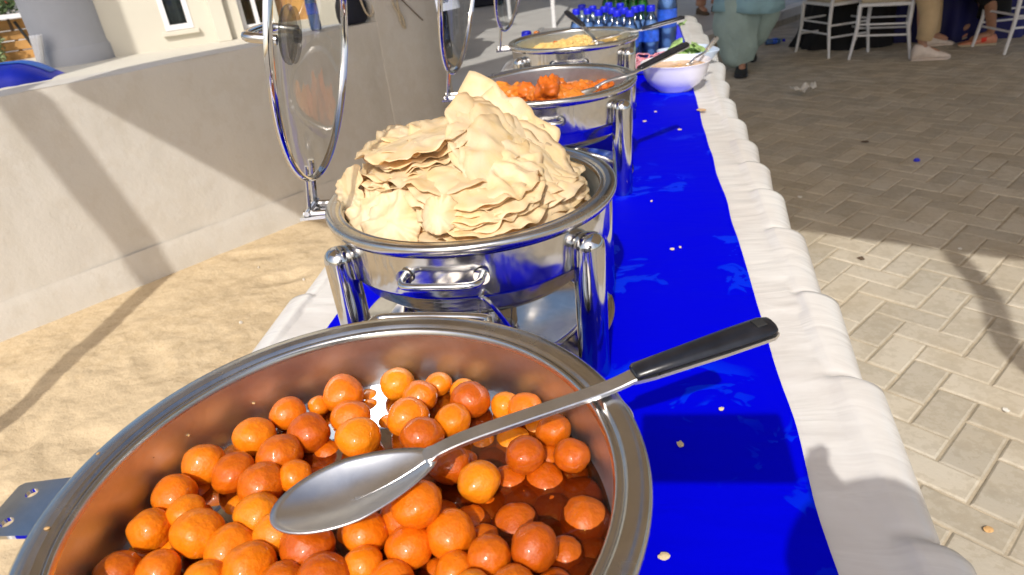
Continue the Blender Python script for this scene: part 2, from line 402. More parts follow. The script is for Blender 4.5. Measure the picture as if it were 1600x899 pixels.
tag(MB().grid(1, 1, lambda u, v: (lerp(-1.9, 14, u), lerp(-3, 18, v), -.045 if False else -.010)).obj('paving_bed', 'joint_sand', loc=(0, 0, -.002)), kind='structure') if False else None
bed = MB().grid(60, 80, lambda u, v: (lerp(.30, 13, u), lerp(-3, 18, v), -.0042 + .0015 * nz(u * 12, v * 20, 0, 2)))
bed.grid(20, 40, lambda u, v: (lerp(-3.2, .30, u), lerp(6.0, 18, v), -.006))
bed = tag(bed.obj('pavement_bed', 'joint_sand'), kind='structure')
# herringbone pavers
PA = R(51.6); PW = .103
ca_, sa_ = cos(PA), sin(PA); PO = (.819, 1.347)
def paver_mesh(k):
    rr = random.Random(k); L, Wd, g = PW * 2, PW, .0065
    j = lambda: rr.uniform(-.0015, .0015)
    x0, x1, y0, y1 = g / 2 + j(), L - g / 2 + j(), g / 2 + j(), Wd - g / 2 + j(); c = .005
    v = [(x0, y0, -.03), (x1, y0, -.03), (x1, y1, -.03), (x0, y1, -.03), (x0, y0, -c * .6), (x1, y0, -c * .6), (x1, y1, -c * .6), (x0, y1, -c * .6),
         (x0 + c, y0 + c, 0), (x1 - c, y0 + c, 0), (x1 - c, y1 - c, 0), (x0 + c, y1 - c, 0)]
    f = [(0, 1, 5, 4), (1, 2, 6, 5), (2, 3, 7, 6), (3, 0, 4, 7), (4, 5, 9, 8), (5, 6, 10, 9), (6, 7, 11, 10), (7, 4, 8, 11), (8, 9, 10, 11)]
    return v, f
PM = []
for k in range(6):
    v, f = paver_mesh(k); mb = MB(); mb.v = v; mb.f = f; PM.append(mb.mesh('paver', 'paver', False))
cand = []
for i in range(-110, 190):
    for j in range(-130, 150):
        m4 = (i - j) % 4
        if m4 not in (0, 3): continue
        lx, ly = i * PW, j * PW
        x = PO[0] + lx * ca_ - ly * sa_; y = PO[1] + lx * sa_ + ly * ca_
        if not (-3.0 < x < 7.5 and .2 < y < 13): continue
        if x < .34 and y < 6.2: continue
        if x < 2.6 and (x - .713) * .81 - (y - 7.4) * .58 < .02: continue
        cand.append((x, y, m4))
def inframe(x, y):
    d = V((x, y, 0)) - CAMPOS; z = d.dot(f_); 
    if z < .1: return False
    px = 800 + FPX * d.dot(r_) / z; py = 450 - FPX * d.dot(u_) / z
    return -60 < px < 1660 and -60 < py < 980
cand.sort(key=lambda c: (not (inframe(c[0], c[1]) and c[0] > .36), c[0] ** 2 + c[1] ** 2))
rp = random.Random(3); far = MB()
for n_, (x, y, m4) in enumerate(cand):
    z = rp.uniform(-.0015, .002); v, f = None, None
    if n_ < 295:
        o = link('paver', PM[rp.randrange(6)], bed, (x, y, z), PA + (0 if m4 == 0 else pi / 2) + rp.uniform(-.006, .006))
        if m4 == 3: o.location = (x + PW * ca_, y + PW * sa_, z)
        o.rotation_euler.x = rp.uniform(-.006, .006)
    elif inframe(x, y) or y < 6 and x < 3:
        a = PA + (0 if m4 == 0 else pi / 2); ox, oy = (x, y) if m4 == 0 else (x + PW * ca_, y + PW * sa_)
        v, f = paver_mesh(n_); far.add([(ox + p[0] * cos(a) - p[1] * sin(a), oy + p[0] * sin(a) + p[1] * cos(a), p[2] + z) for p in v], f)
tag(far.obj('paver_field', 'paver_far', bed, smooth=False), kind='stuff')

# low plastered wall, rising to a tall end pier
WD = V((.5446, .8387, 0)); WN = V((.8387, -.5446, 0)); W0 = V((-2.64, 1.897, 0))
def wall_pt(s, d, z): return W0 + WD * s + WN * d + V((0, 0, z))
bw = thing('boundary_wall', 'pale plastered low boundary wall beside the sand, stepping up to a tall end pier', 'wall')
SE = 2.66
def wf(u, v):
    s = lerp(-4, SE, u); z = lerp(-.1, .915, v)
    bulge = .006 * nz(s, z, 0, 2) + .003 * nz(s, z, 4, 7) + .006 * max(0, .12 - z) / .12
    return wall_pt(s + (.09 * (1 - v) if u > .999 else 0) * 0, bulge + (0 if v < 1 else -.006), z if v < 1 else .926 + .006 * nz(s * 3, 0, 9))
mb = MB().grid(200, 36, wf)
mb.grid(200, 2, lambda u, v: wall_pt(lerp(-4, SE, u), lerp(-.006, -.17, v), .926 + .006 * nz(lerp(-4, SE, u) * 3, 0, 9) + (.004 if v > .4 else 0)))
mb.grid(100, 2, lambda u, v: wall_pt(lerp(-4, SE, u), -.17, lerp(.928, .3, v)))
mb.obj('wall_face', 'wall', bw)
sk = MB(); sk.grid(160, 4, lambda u, v: wall_pt(lerp(-4, SE, u), .012 + .004 * nz(u * 30, v, 2) + (-.008 if v == 1 else 0), lerp(-.05, .16 + .004 * nz(u * 20, 1, 7), v)))
sk.obj('base_course', 'wall', bw)
pr = MB(); rings = []
for z in [-.1, .1, .3, .5, .7, .9, 1.1, 1.4, 1.8, 2.3]:
    s0 = 2.20 + (0.0 if z > .9 else 0); s1 = 2.735 - .085 * z
    rings.append([wall_pt(s0, .002, z), wall_pt(s0 + .06, .010, z), wall_pt(lerp(s0, s1, .5), .016 + .004 * nz(z * 3, 1), z), wall_pt(s1 - .02, .014, z), wall_pt(s1, -.004, z), wall_pt(s1, -.16, z), wall_pt(s0, -.16, z)])
pr.loft(rings).obj('end_pier', 'wall', bw, ang=50)
# terrace behind wall
ter = MB()
def tpt(s, d, z): return wall_pt(s, -d, z)
ter.add([tpt(-7, .171, .79), tpt(2.5, .171, .79), tpt(2.5, 7, .79), tpt(-7, 7, .79), tpt(2.5, .171, -.1), tpt(2.5, 7, -.1)], [(0, 1, 2, 3), (1, 4, 5, 2)])
tag(ter.obj('terrace_floor', 'facade', smooth=False), kind='structure')
lg = MB(); 
for (sa, sb, h) in [(-4, .72, .07)]:
    a = at(0, 110, .79)
lg.add([tpt(-1.2, .172, .791), tpt(1.35, .172, .791), tpt(1.35, .42, .791), tpt(-1.2, .55, .791), tpt(-1.2, .172, .875), tpt(1.35, .172, .875), tpt(1.35, .42, .875), tpt(-1.2, .55, .875)],
       [(4, 5, 6, 7), (0, 1, 5, 4), (1, 2, 6, 5), (2, 3, 7, 6), (3, 0, 4, 7)])
tag(lg.obj('terrace_kerb', 'wall', smooth=False, bevel=.01), 'low rendered ledge running along the back of the plastered wall top', 'ledge')

# cream building
FA = at(165, 92, .79); FB = at(430, 52, .79); FD = (FB - FA); FD.z = 0; FD.normalize(); FN = V((FD.y, -FD.x, 0))
def fac(px, py):
    p = onplane(px, py, FA, FN); return (p - FA).dot(FD), p.z
bld = thing('building', 'cream rendered building with white framed windows behind the low wall', 'building', FA, atan2(FD.y, FD.x))
# local coords of building: x along facade, y into building, z up from .79
def L(z): return z - .79
w1a = fac(260, 50); w1b = fac(303, 42); w2a = fac(386, 48); w2b = fac(420, 44); dra = fac(432, 40); drb = fac(472, 36)
sillz1 = L((w1a[1] + w1b[1]) / 2); sillz2 = L((w2a[1] + w2b[1]) / 2)
SEND = (FB - FA).length + .86
ops = [(w1a[0], w1b[0] , sillz1, sillz1 + 1.2), (w2a[0] - .02, w2b[0] + .06, sillz2, sillz2 + 1.2), (dra[0] + .03, drb[0] + .1, .06, 2.1)]
wm = MB()
def wall_cells(mb, x0, x1, z0, z1, ops, y0, th):
    xs = sorted({x0, x1, *[o[0] for o in ops], *[o[1] for o in ops]}); zs = sorted({z0, z1, *[o[2] for o in ops], *[o[3] for o in ops]})
    for i in range(len(xs) - 1):
        for j in range(len(zs) - 1):
            cx, cz = (xs[i] + xs[i + 1]) / 2, (zs[j] + zs[j + 1]) / 2
            if any(o[0] < cx < o[1] and o[2] < cz < o[3] for o in ops): continue
            mb.add([(xs[i], y0, zs[j]), (xs[i + 1], y0, zs[j]), (xs[i + 1], y0, zs[j + 1]), (xs[i], y0, zs[j + 1])], [(0, 1, 2, 3)])
    for o in ops:
        a, b_, c, d = o; y1 = y0 + th
        mb.add([(a, y0, c), (b_, y0, c), (b_, y0, d), (a, y0, d), (a, y1, c), (b_, y1, c), (b_, y1, d), (a, y1, d)], [(0, 1, 5, 4), (1, 2, 6, 5), (2, 3, 7, 6), (3, 0, 4, 7)])
wall_cells(wm, -.06, SEND, 0, 3.2, ops, 0, .14)
wm.add([(SEND, 0, 0), (SEND, 3, 0), (SEND, 3, 3.2), (SEND, 0, 3.2), (-.06, 0, 0), (-.06, 3, 0), (-.06, 3, 3.2), (-.06, 0, 3.2)], [(0, 1, 2, 3), (4, 5, 6, 7), (3, 2, 6, 7)])
wm.obj('wall', 'facade', bld, smooth=False)
MB().box((SEND / 2 - .3, 1.3, 3.26), (SEND + 1, 3.2, .12)).obj('roof', 'facade', bld, smooth=False)
for k, o in enumerate(ops[:2]):
    a, b_, c, d = o; fw = .035; fr = MB(); y = .02 if k == 0 else .09
    fr.box(((a + b_) / 2, y, c + fw / 2), (b_ - a, .05, fw)); fr.box(((a + b_) / 2, y, d - fw / 2), (b_ - a, .05, fw))
    fr.box((a + fw / 2, y, (c + d) / 2), (fw, .05, d - c - 2 * fw)); fr.box((b_ - fw / 2, y, (c + d) / 2), (fw, .05, d - c - 2 * fw))
    if k == 1: fr.box(((a + b_) / 2, y, (c + d) / 2), (.03, .045, d - c - 2 * fw)); fr.box(((a + b_) / 2, y, c + .3), (b_ - a - 2 * fw, .04, .025))
    wo = fr.obj('window', 'white_paint', bld, smooth=False)
    MB().box(((a + b_) / 2, y + .005, (c + d) / 2), (b_ - a - 2 * fw, .006, d - c - 2 * fw)).obj('pane', 'window_glass', wo, smooth=False)
    cu = MB(); cu.grid(60, 1, lambda u, v: (lerp(a, b_, u), .16 + .03 * sin(u * 26), lerp(c, d, v)))
    cu.obj('curtain', ['curtain_dark', 'wood_plank'][k], wo)
    if k == 0:
        for q in (.30, .62, .93):
            cp = MB(); cp.grid(14, 1, lambda u, v: (lerp(a, b_, q) + (u - .5) * .07, .115 + .012 * sin(u * 9), lerp(c, d, v))); cp.obj('curtain', 'curtain_pale', wo)
    sl_ = MB().box(((a + b_) / 2, -.01, c - .02), (b_ - a + .06, .05, .03)).obj('sill', 'facade', wo, smooth=False, bevel=.004)
a, b_, c, d = ops[2]
dr = MB().box(((a + b_) / 2, .1, (c + d) / 2), (b_ - a, .04, d - c)).obj('door', 'wood_plank', bld, smooth=False)
MB().tube([(a + .05, .04, 1.0), (a + .05, .03, 1.0), (a + .13, .03, 1.0)], .01, 8).obj('handle', 'steel', dr)
# pilaster strip between windows
MB().box((lerp(w1b[0], w2a[0], .52), -.03, 1.6), (.10, .06, 3.2)).obj('pilaster', 'facade', bld, smooth=False, bevel=.005)

# grey column, and an unseen slab added to keep it in shade
cbl = at(66, 106, .79); cbr = at(163, 98, .79); cc = (cbl + cbr) / 2; cr = (cbr - cbl).length / 2 * .98
col_ = thing('column', 'broad grey painted column in shade at the left of the cream building', 'column', cc + V((-.10, .2, 0)))
MB().lathe([(cr, 0), (cr * 1.0, .12), (cr * .985, .13), (cr * .985, 2.4)], 48, wob=lambda a, z: 1 + .004 * sin(3 * a)).obj('shaft', 'grey_column', col_)
MB().lathe([(cr * 1.03, 0), (cr * 1.03, .10), (cr, .11)], 48).obj('base', 'grey_column', col_)
MB().box((0, 0, .06), (2.2, 2.6, .12), .6).obj('column_shade_slab', 'facade', tag(thing('column_shade_slab', 'unseen flat slab added to shade the grey column', 'roof', cc + V((-.1, -.35, 2.42)))), smooth=False) if False else None
pr_ = MB().box((0, 0, .06), (2 * cr + .25, 1.9, .12), 0).obj('column_shade_slab', 'facade', None, tuple(cc + V((-.10, -2.35 + .2, 2.41))), smooth=False)
tag(pr_, 'unseen flat slab added to shade the grey column, out over the terrace', 'roof')
# folded white cloth hanging beside column
p1 = at(55, 54, 1.0); 
t = cc + V((-.32, -.12, 0)) 
pt, pb = onplane(55, 55, t, V((0, -1, 0))), onplane(66, 103, t, V((0, -1, 0)))
def clf(u, v):
    wdt = lerp(.10, .04, v); p = pt.lerp(pb, v); return (p.x + (u - .5) * wdt, p.y + .012 * sin(u * 22), p.z)
tag(MB().grid(24, 10, clf).obj('folded_parasol_cover', 'white_paint'), 'narrow white folded cloth hanging in front of the grey column', 'cloth').modifiers.new('s', 'SOLIDIFY').thickness = .01
# slatted wooden planter bench left
pl0 = at(-40, 96, .82) ; PN = FN
PD = FD
def ppt(px, py): return onplane(px, py, pl0, PN)
pb_ = thing('plank_wall', 'stack of orange brown wooden planks under a pale counter, far left', 'wooden bench', pl0, atan2(FD.y, FD.x))
hgt = [(27, 44), (45, 60), (61, 76), (77, 92)]
def ploc(px, py):
    p = ppt(px, py) - pl0; return p.dot(FD), p.z
for k in range(4):
    x1_, zt = ploc(58, hgt[k][0] - 2); _, zb = ploc(58, hgt[k][1] - 2); h = abs(zt - zb) - .004
    MB().box((x1_ - .6, -.012 * k, (zt + zb) / 2), (1.25, .05, h)).obj('plank', 'wood_plank', pb_, smooth=False, bevel=.004)
x1_, zt = ploc(50, 25); _, zz = ploc(50, 0)
MB().box((x1_ - .55, .1, zt + .02), (1.3, .5, .03)).obj('counter_top', 'white_paint', pb_, smooth=False)
MB().box((x1_ - .5, .25, zt + .3), (1.3, .04, .5)).obj('back_panel', 'grey_column', pb_, smooth=False)
MB().box((x1_ - .5, .225, zt + .11), (1.3, .012, .025)).obj('stripe', 'red_paint', pb_, smooth=False)
MB().tube([(x1_ - .12, -.07, zt - .02), (x1_ - .06, -.08, zt - .22)], .012, 8).obj('strut', 'dark', pb_)
# shrubs
def leafs(mb, c, rad, n, size, rnd):
    for _ in range(n):
        d = V((rnd.gauss(0, 1), rnd.gauss(0, 1), rnd.gauss(0, 1))).normalized() * rad * rnd.uniform(.3, 1) ** .6
        p = V(c) + V((d.x, d.y, d.z * 1.1)); a = V((rnd.uniform(-1, 1), rnd.uniform(-1, 1), rnd.uniform(-.3, 1))).normalized(); b = a.cross(V((rnd.uniform(-1, 1), rnd.uniform(-1, 1), rnd.uniform(-1, 1)))).normalized()
        s = size * rnd.uniform(.6, 1.3); mb.add([p, p + a * s * .5 + b * s * .22, p + a * s, p + a * s * .5 - b * s * .22], [(0, 1, 2, 3)])
rl = random.Random(5)
for (px, py, rad, lab, ctr) in [(-34, 74, .17, 'grey green leafy shrub at the far left edge in front of the planks', 0), (-6, -8, .16, 'darker green foliage above the pale counter at the far left corner', 1)]:
    c = at(px, py, .79 + (.22 if ctr == 0 else .45)); c = onplane(px, py, pl0 - FN * (-.18 if ctr == 0 else -.02), FN)
    sh = thing('shrub', lab, 'shrub', (c.x, c.y, .79))
    mb = MB(); leafs(mb, (0, 0, c.z - .79), rad, 900, .045, rl); mb.obj('foliage', ['leaf_pale', 'leaf'][ctr], sh, smooth=False)
    MB().tube([(0, 0, 0), (.01, 0, (c.z - .79) * .5), (0, 0, c.z - .79)], [.015, .012, .006], 6).obj('stem', 'bark', sh)

# blue cushion & paper on wall top
ca = at(-40, 146, .93); cb = at(70, 131, .93)
cu_d = (cb - ca).normalized(); cu_n = V((cu_d.y, -cu_d.x, 0)); cuL = (cb - ca).length
def cush(u, v):  # u along, v across
    e = max(0, 1 - u) ** .55 if u > .55 else 1.0
    e = 1.0 if u < .5 else max(0, (1 - ((u - .5) / .5) ** 1.6)); a = pi * v
    rz_ = .075 * e + .004; ry = .16
    p = ca + cu_d * (cuL * u) + cu_n * (-.02 - .15 + .15 * cos(a) * (.55 + .45 * e)) 
    return (p.x, p.y, .934 + max(0, sin(a)) ** .8 * rz_ + .004 * nz(u * 5, v * 4) * e)
cz = tag(MB().grid(30, 20, cush).obj('cushion', 'cushion_blue'), 'bright blue cushion lying on top of the low wall', 'cushion')
def cush2(u, v):
    p = V(cush(u * .93, .42 + .28 * v)); return (p.x, p.y, p.z + .003)
MB().grid(24, 5, cush2).obj('piping_band', 'cushion_cyan', cz)
pa = at(-10, 100, .955); 
tag(MB().box((0, 0, .015), (.30, .12, .03), atan2(FD.y, FD.x)).obj('paper_box', 'paper', None, (*at(-8, 104, .94).xy, .93) if False else tuple(at(-6, 110, .876)), smooth=False, bevel=.003), 'flat white carton behind the blue cushion', 'carton')

# platform with white kerb
KD = V((.58, .815, 0)).normalized(); KN = V((KD.y, -KD.x, 0)); K0 = V((.713, 7.40, 0))
def kp(s, d, z): return tuple(K0 + KD * s + KN * d + V((0, 0, z)))
pf = MB()
pf.add([kp(-3.2, -.16, .155), kp(12, -.16, .155), kp(12, -14, .155), kp(-3.2, -14, .155)], [(0, 1, 2, 3)])
pf.obj('platform', 'platform', smooth=False)['kind'] = 'structure'
rk = random.Random(8); s = -3.2; kerb = tag(MB().add([kp(-3.2, -.004, -.05), kp(12, -.004, -.05), kp(12, -.004, .06), kp(-3.2, -.004, .06), kp(-3.2, -.15, .06), kp(12, -.15, .06)], [(0, 1, 2, 3), (3, 2, 5, 4)]).obj('platform_riser', 'joint_sand', smooth=False), kind='structure')
while s < 7:
    MB().add([kp(s + .004, 0, .062), kp(s + .596, 0, .062), kp(s + .596, 0, .16), kp(s + .004, 0, .16), kp(s + .004, -.158, .16), kp(s + .596, -.158, .16), kp(s + .004, -.158, .062), kp(s + .596, -.158, .062)],
             [(0, 1, 2, 3), (3, 2, 5, 4), (0, 3, 4, 6), (1, 7, 5, 2)]).obj('kerb_stone', 'kerb_white', kerb, smooth=False)
    s += .6
# tile joints of the platform as recess: tiles proud of it
tl = MB()
for i in range(0, 9):
    for j in range(0, 20):
        s0 = -3.2 + j * .6; d0 = -.17 - i * .6
        tl.add([kp(s0 + .005, d0 - .005, .157), kp(s0 + .595, d0 - .005, .157), kp(s0 + .595, d0 - .595, .157), kp(s0 + .005, d0 - .595, .157)], [(0, 1, 2, 3)])
tag(tl.obj('platform_tiles', 'platform', smooth=False), kind='structure')

# canopies (out of frame overhead) that throw the shade
def canopy(name, label, ground_pts, zg, zc, poles):
    pts = [V((x, y - (zc - zg) * SH, zc)) for x, y in ground_pts]
    o = thing(name, label, 'canopy', (0, 0, 0))
    mb = MB(); n = len(pts); top = [p + V((0, 0, .03)) for p in pts]
    mb.add(pts + top, [tuple(range(n - 1, -1, -1)), tuple(range(n, 2 * n))] + [(i, (i + 1) % n, n + (i + 1) % n, n + i) for i in range(n)])
    mb.obj('canopy_fabric', 'canopy', o, smooth=False)
    for pts_, r in poles: MB().tube(smoothline(pts_, 6), r, 12).obj('pole', 'white_paint', o)
    return o
canopy('shade_canopy', 'large beige shade canopy over the guests, on the right', [(.43, 2.93), (.64, 2.87), (1.43, 2.52), (2.0, 2.42), (6.5, 2.2), (6.5, 12), (1.2, 12), (.43, 8)], 0, 2.6,
       [([(1.215, -.30, 2.6), (1.20, -.32, 2.3), (1.13, -.30, 2.0), (1.20, -.29, 1.6), (1.25, -.30, .9), (1.25, -.30, 0)], .04), ([(6.3, 0, 2.6), (6.3, 0, 0)], .04), ([(6.3, 8.5, 2.6), (6.3, 8.5, 0)], .04)])
cl = thing('wall_canopy', 'beige shade canopy stretched above the plastered wall', 'canopy')
zc = 2.6
def slab(pts, z, th=.03):
    n = len(pts); a = [V((x, y, z)) for x, y in pts]; b = [V((x, y, z + th)) for x, y in pts]
    return MB().add(a + b, [tuple(range(n - 1, -1, -1)), tuple(range(n, 2 * n))] + [(i, (i + 1) % n, n + (i + 1) % n, n + i) for i in range(n)])
slab([(-2.31, .53), (-1.83, .25), (-.86, -.36), (-.80, 3.0), (-1.2, 2.75), (-1.75, 1.75), (-2.3, .92)], zc).obj('canopy_fabric', 'canopy', cl, smooth=False)
MB().tube([(-.84, -.3, 2.6), (-.84, -.9, 0)], .02, 8).obj('pole', 'white_paint', cl) if False else None
cl2 = thing('parasol', 'beige parasol with a leaning pole standing on the sand, left', 'parasol')
slab([(-2.37, .33), (-2.5, .75), (-4.2, .5), (-4.2, -.3), (-2.6, .3)], zc).obj('canopy_fabric', 'canopy', cl2, smooth=False)
MB().tube([(-1.80, -.20, -.02), (-1.95, -.05, .5), (-2.14, .12, 1.2), (-2.30, .33, 2.1), (-2.40, .42, 2.6)], [.03, .035, .04, .055, .06], 12).obj('pole', 'white_paint', cl2)
# unseen slabs shaped to cast strips of shade on the far platform
def px_slab(pxs, zg, zc, name, lab):
    pts = []
    for px, py in pxs:
        p = at(px, py, zg); pts.append((p.x, p.y - (zc - zg) * SH))
    return tag(slab(pts, zc).obj(name, 'canopy', smooth=False), lab, 'occluder')
px_slab([(700, 112), (830, 78), (985, 52), (1060, 66), (1060, 150), (700, 300)], .157, 3.0, 'occluder', 'awning strip, unseen, shaped to shade the near edge of the platform')
px_slab([(640, 42), (740, 36), (900, 2), (1020, -14), (1260, -30), (1260, 22), (1110, 60), (1040, 50), (1060, -60), (600, -60)], .157, 3.3, 'occluder', 'awning strip, unseen, shaped to shade the far side of the platform')

# poles on platform
for px, py, lab in [(866, 43, 'slim white pole standing on the platform left of the bottles'), (797, 30, 'slim white pole seen through the rearmost glass lid')]:
    b0 = at(px, py, .158); tag(MB().tube([(0, 0, 0), (0, 0, 3.2)], .028, 12).obj('pole', 'white_paint', None, tuple(b0)), lab, 'pole')
b0 = at(762, 9, .158)
mb = MB(); mb.box((0, 0, .17), (.55, .3, .30), .4); mb.box((0, 0, .01), (.5, .26, .02), .4); mb.box((0, 0, .34), (.58, .33, .04), .4)
tag(mb.obj('storage_crate', 'bag', None, tuple(b0), smooth=False, bevel=.01), 'dark crate standing far back on the platform', 'crate')

# ================================================================== TABLE + CLOTHS
TX0, TX1, TY0, TY1 = -.575, .255, -.6, 4.25
tb = thing('buffet_table', 'long folding table hidden beneath the white cloth', 'table', (-.16, 1.8, 0))
MB().box((0, 0, .725), (TX1 - TX0 - .04, TY1 - TY0 - .04, .03)).obj('tabletop', 'white_paint', tb, smooth=False)
for sx in (-.36, .36):
    for yy in (-2.2, -.1, .1, 2.2): MB().tube([(sx, yy, 0), (sx, yy, .71)], .014, 8).obj('leg', 'steel_wire', tb)
YF = [-.5, -.15, .18, .483, .737, .951, 1.199, 1.398, 1.575, 1.76, 1.97, 2.22, 2.50, 2.85, 3.2, 3.6, 4.0, 4.4]
def puff(y):
    for a, b in zip(YF[:-1], YF[1:]):
        if a <= y < b:
            t = (y - a) / (b - a); e = (.25 + .75 * t) * (1 - max(0, (t - .955) / .045)) * min(1, t / .05 + .0) ; return e, t, a
    return 0, 0, 0
NY = 620
def cloth_pt(u, v):
    y = lerp(TY0, TY1, v); e, t, a = puff(y)
    left = u < .5
    ax = abs(u - .5) * 2            # 0 centre, 1 bottom hem
    j = .006 * nz(y * 2, 3)
    rf_ = max(0, 1 - max(0, ax - .5) / .10); ruck = (.0030 * max(0, nz(y * 22 + ax * 5, ax * 1.2, 1)) + .0010 * nz(y * 60, ax * 2, 2)) * rf_ + .004 * nz(y * 3.3, ax * 3, 9) * (1 - rf_)
    if ax < .5:
        k = ax / .5; x = (-.16) + (1 if not left else -1) * k * (.385 if not left else .385)
        z = .7508 + (max(0, k - .85) / .15) * (.0025 + ruck * .9) * 1.0
        return (x, y, max(.7508, z))
    q = (ax - .5) / .5              # 0 at strip start, 1 at hem
    # edge curve: strip flat to xe, then round over, then drop
    Rr = .032 + .006 * e
    if not left:
        xe = .225; out = .019 * e * (1 if y > .3 else .6) + (.035 if y > 2.3 else 0) * min(1, (y - 2.3) * 2 if y > 2.3 else 0)
    else: xe = .215; out = .016 * e
    if q < .18: x = lerp(.225, xe + .02, q / .18) ; z = .753 + .011 * e * (q / .18) + abs(ruck) * 1.6; 
    elif q < .5:
        th = (q - .18) / .32 * pi / 2; x = xe + .02 + (Rr + out) * sin(th); z = .753 + .011 * e - (Rr * .9) * (1 - cos(th)) + abs(ruck) * (1 - th / 1.6)
    else:
        d = (q - .5) / .5; x = xe + .02 + Rr + out * (1 - .5 * d) + .05 * d * d + .015 * d * sin(y * 9 + 2 * sin(y * 3)); z = .753 + .011 * e - Rr * .9 - d * .55
    if left: return (-.36 - x + (-.0 if True else 0) + .015, y, z)
    return (x, y, z)
def cpt(u, v):
    x, y, z = cloth_pt(u, v); return (x, y, z)
def ucols():
    return [i / 120 for i in range(121)]
wc = MB().grid(120, NY, cpt).obj('tablecloth', 'satin', ang=75)
tag(wc, 'white satin tablecloth gathered in puffed folds along the edges of the long table', 'tablecloth')
def edge(y, s): return .011 * nz(y * 1.3, s * 7, 3) + .004 * nz(y * 7, s, 5)
def rf(u, v):
    y = lerp(TY0, 3.95, v); xl = -.505 + edge(y, 1); xr = .174 + edge(y, 2) + (.02 if y > 2 else 0) * min(1, max(0, y - 2)); x = lerp(xl, xr, u)
    h = .7565 + .0012 * nz(x * 6, y * 9, 1) + .001 * abs(nz(x * 14, y * 30, 4)) + (.001 if .02 < u < .98 else -.001)
    return (x, y, h)
tag(MB().grid(60, 420, rf).obj('table_runner', 'blue', ang=80), 'royal blue damask runner down the middle of the white tablecloth', 'table runner')

# ================================================================== CHAFING DISHES
RIM = .232; TZ = .7585
DC = [(-.1944, .297), (-.2315, .8409), (-.207, 1.51), (-.202, 2.1385)]
def lid_mesh_parts(parent, phi, phn):
    # lid open upright; local frame: centre above the hinge; axis outward direction phi (horizontal)
    n = V((cos(phn), sin(phn), 0)); t = V((-sin(phn), cos(phn), 0)); up = V((0, 0, 1))
    TL = R(11); n2 = (n * cos(TL) + up * sin(TL)); up2 = n2.cross(t) * -1
    if up2.z < 0: up2 = -up2
    nh = V((cos(phi), sin(phi), 0))
    LS = .885; c = V((cos(phi), sin(phi), 0)) * .200 + up * (RIM + .034) + (up * cos(TL) - n * sin(TL)) * .181
    def ringpts(r, off, N=72): return [c + (t * cos(2 * pi * k / N) + up2 * sin(2 * pi * k / N)) * r * LS + n2 * off for k in range(N)]
    lid = MB()
    # rolled steel rim: elliptical section band
    prof = [(.200, 0), (.2015, .003), (.2005, .007), (.1965, .0085), (.1935, .007), (.1935, .002), (.1955, -.0015), (.198, -.0015)]
    rings = []
    N = 80
    for k in range(N):
        a = 2 * pi * k / N; e = t * cos(a) + up2 * sin(a); rings.append([c + e * r * LS + n2 * o for r, o in prof])
    vs2 = [p for r in rings for p in r]; P = len(prof)
    lid.add(vs2, [(k * P + i, k * P + (i + 1) % P, ((k + 1) % N) * P + (i + 1) % P, ((k + 1) % N) * P + i) for k in range(N) for i in range(P)])
    lo = lid.obj('lid', 'steel', parent)
    g = MB(); rr = [0, .03, .06, .09, .12, .15, .175, .193]; vs2 = [c + n2 * .032]; fs = []
    for r in rr[1:]: vs2 += ringpts(r, 0.006 + .026 * (1 - (r / .193) ** 2.2), 64)
    for k in range(64): fs.append((0, 1 + k, 1 + (k + 1) % 64))
    for i in range(len(rr) - 2):
        for k in range(64): fs.append((1 + i * 64 + k, 1 + i * 64 + (k + 1) % 64, 1 + (i + 1) * 64 + (k + 1) % 64, 1 + (i + 1) * 64 + k))
    g.add(vs2, fs).obj('glass_dome', 'glass', lo)
    e = MB(); Mx = Matrix((t, up2, n2)).transposed()
    for (r0, o0, r1, o1) in [(.0, .038, .034, .037), (.034, .037, .036, .033)]:
        a_ = [c + (t * cos(2 * pi * k / 32) + up2 * sin(2 * pi * k / 32)) * r0 + n2 * o0 for k in range(32)]; b_ = [c + (t * cos(2 * pi * k / 32) + up2 * sin(2 * pi * k / 32)) * r1 + n2 * o1 for k in range(32)]
        e.add(a_ + b_, [(k, (k + 1) % 32, 32 + (k + 1) % 32, 32 + k) for k in range(32)])
    # inner seat washer seen through the glass
    a_ = [c + (t * cos(2 * pi * k / 32) + up2 * sin(2 * pi * k / 32)) * .034 + n2 * .027 for k in range(32)]; e.add(a_, [tuple(range(32))])
    e.tube([c + n2 * .026, c + n2 * .020], [.010, .008], 12)
    e.obj('mounting_plate', 'grey_glass', lo)
    h = MB(); h.tube(smoothline([c + n2 * .035 + t * .045, c + n2 * .065 + t * .045, c + n2 * .075 + t * .03, c + n2 * .075 - t * .03, c + n2 * .065 - t * .045, c + n2 * .035 - t * .045], 5), .006, 10); h.obj('handle', 'steel', lo)
    return lo
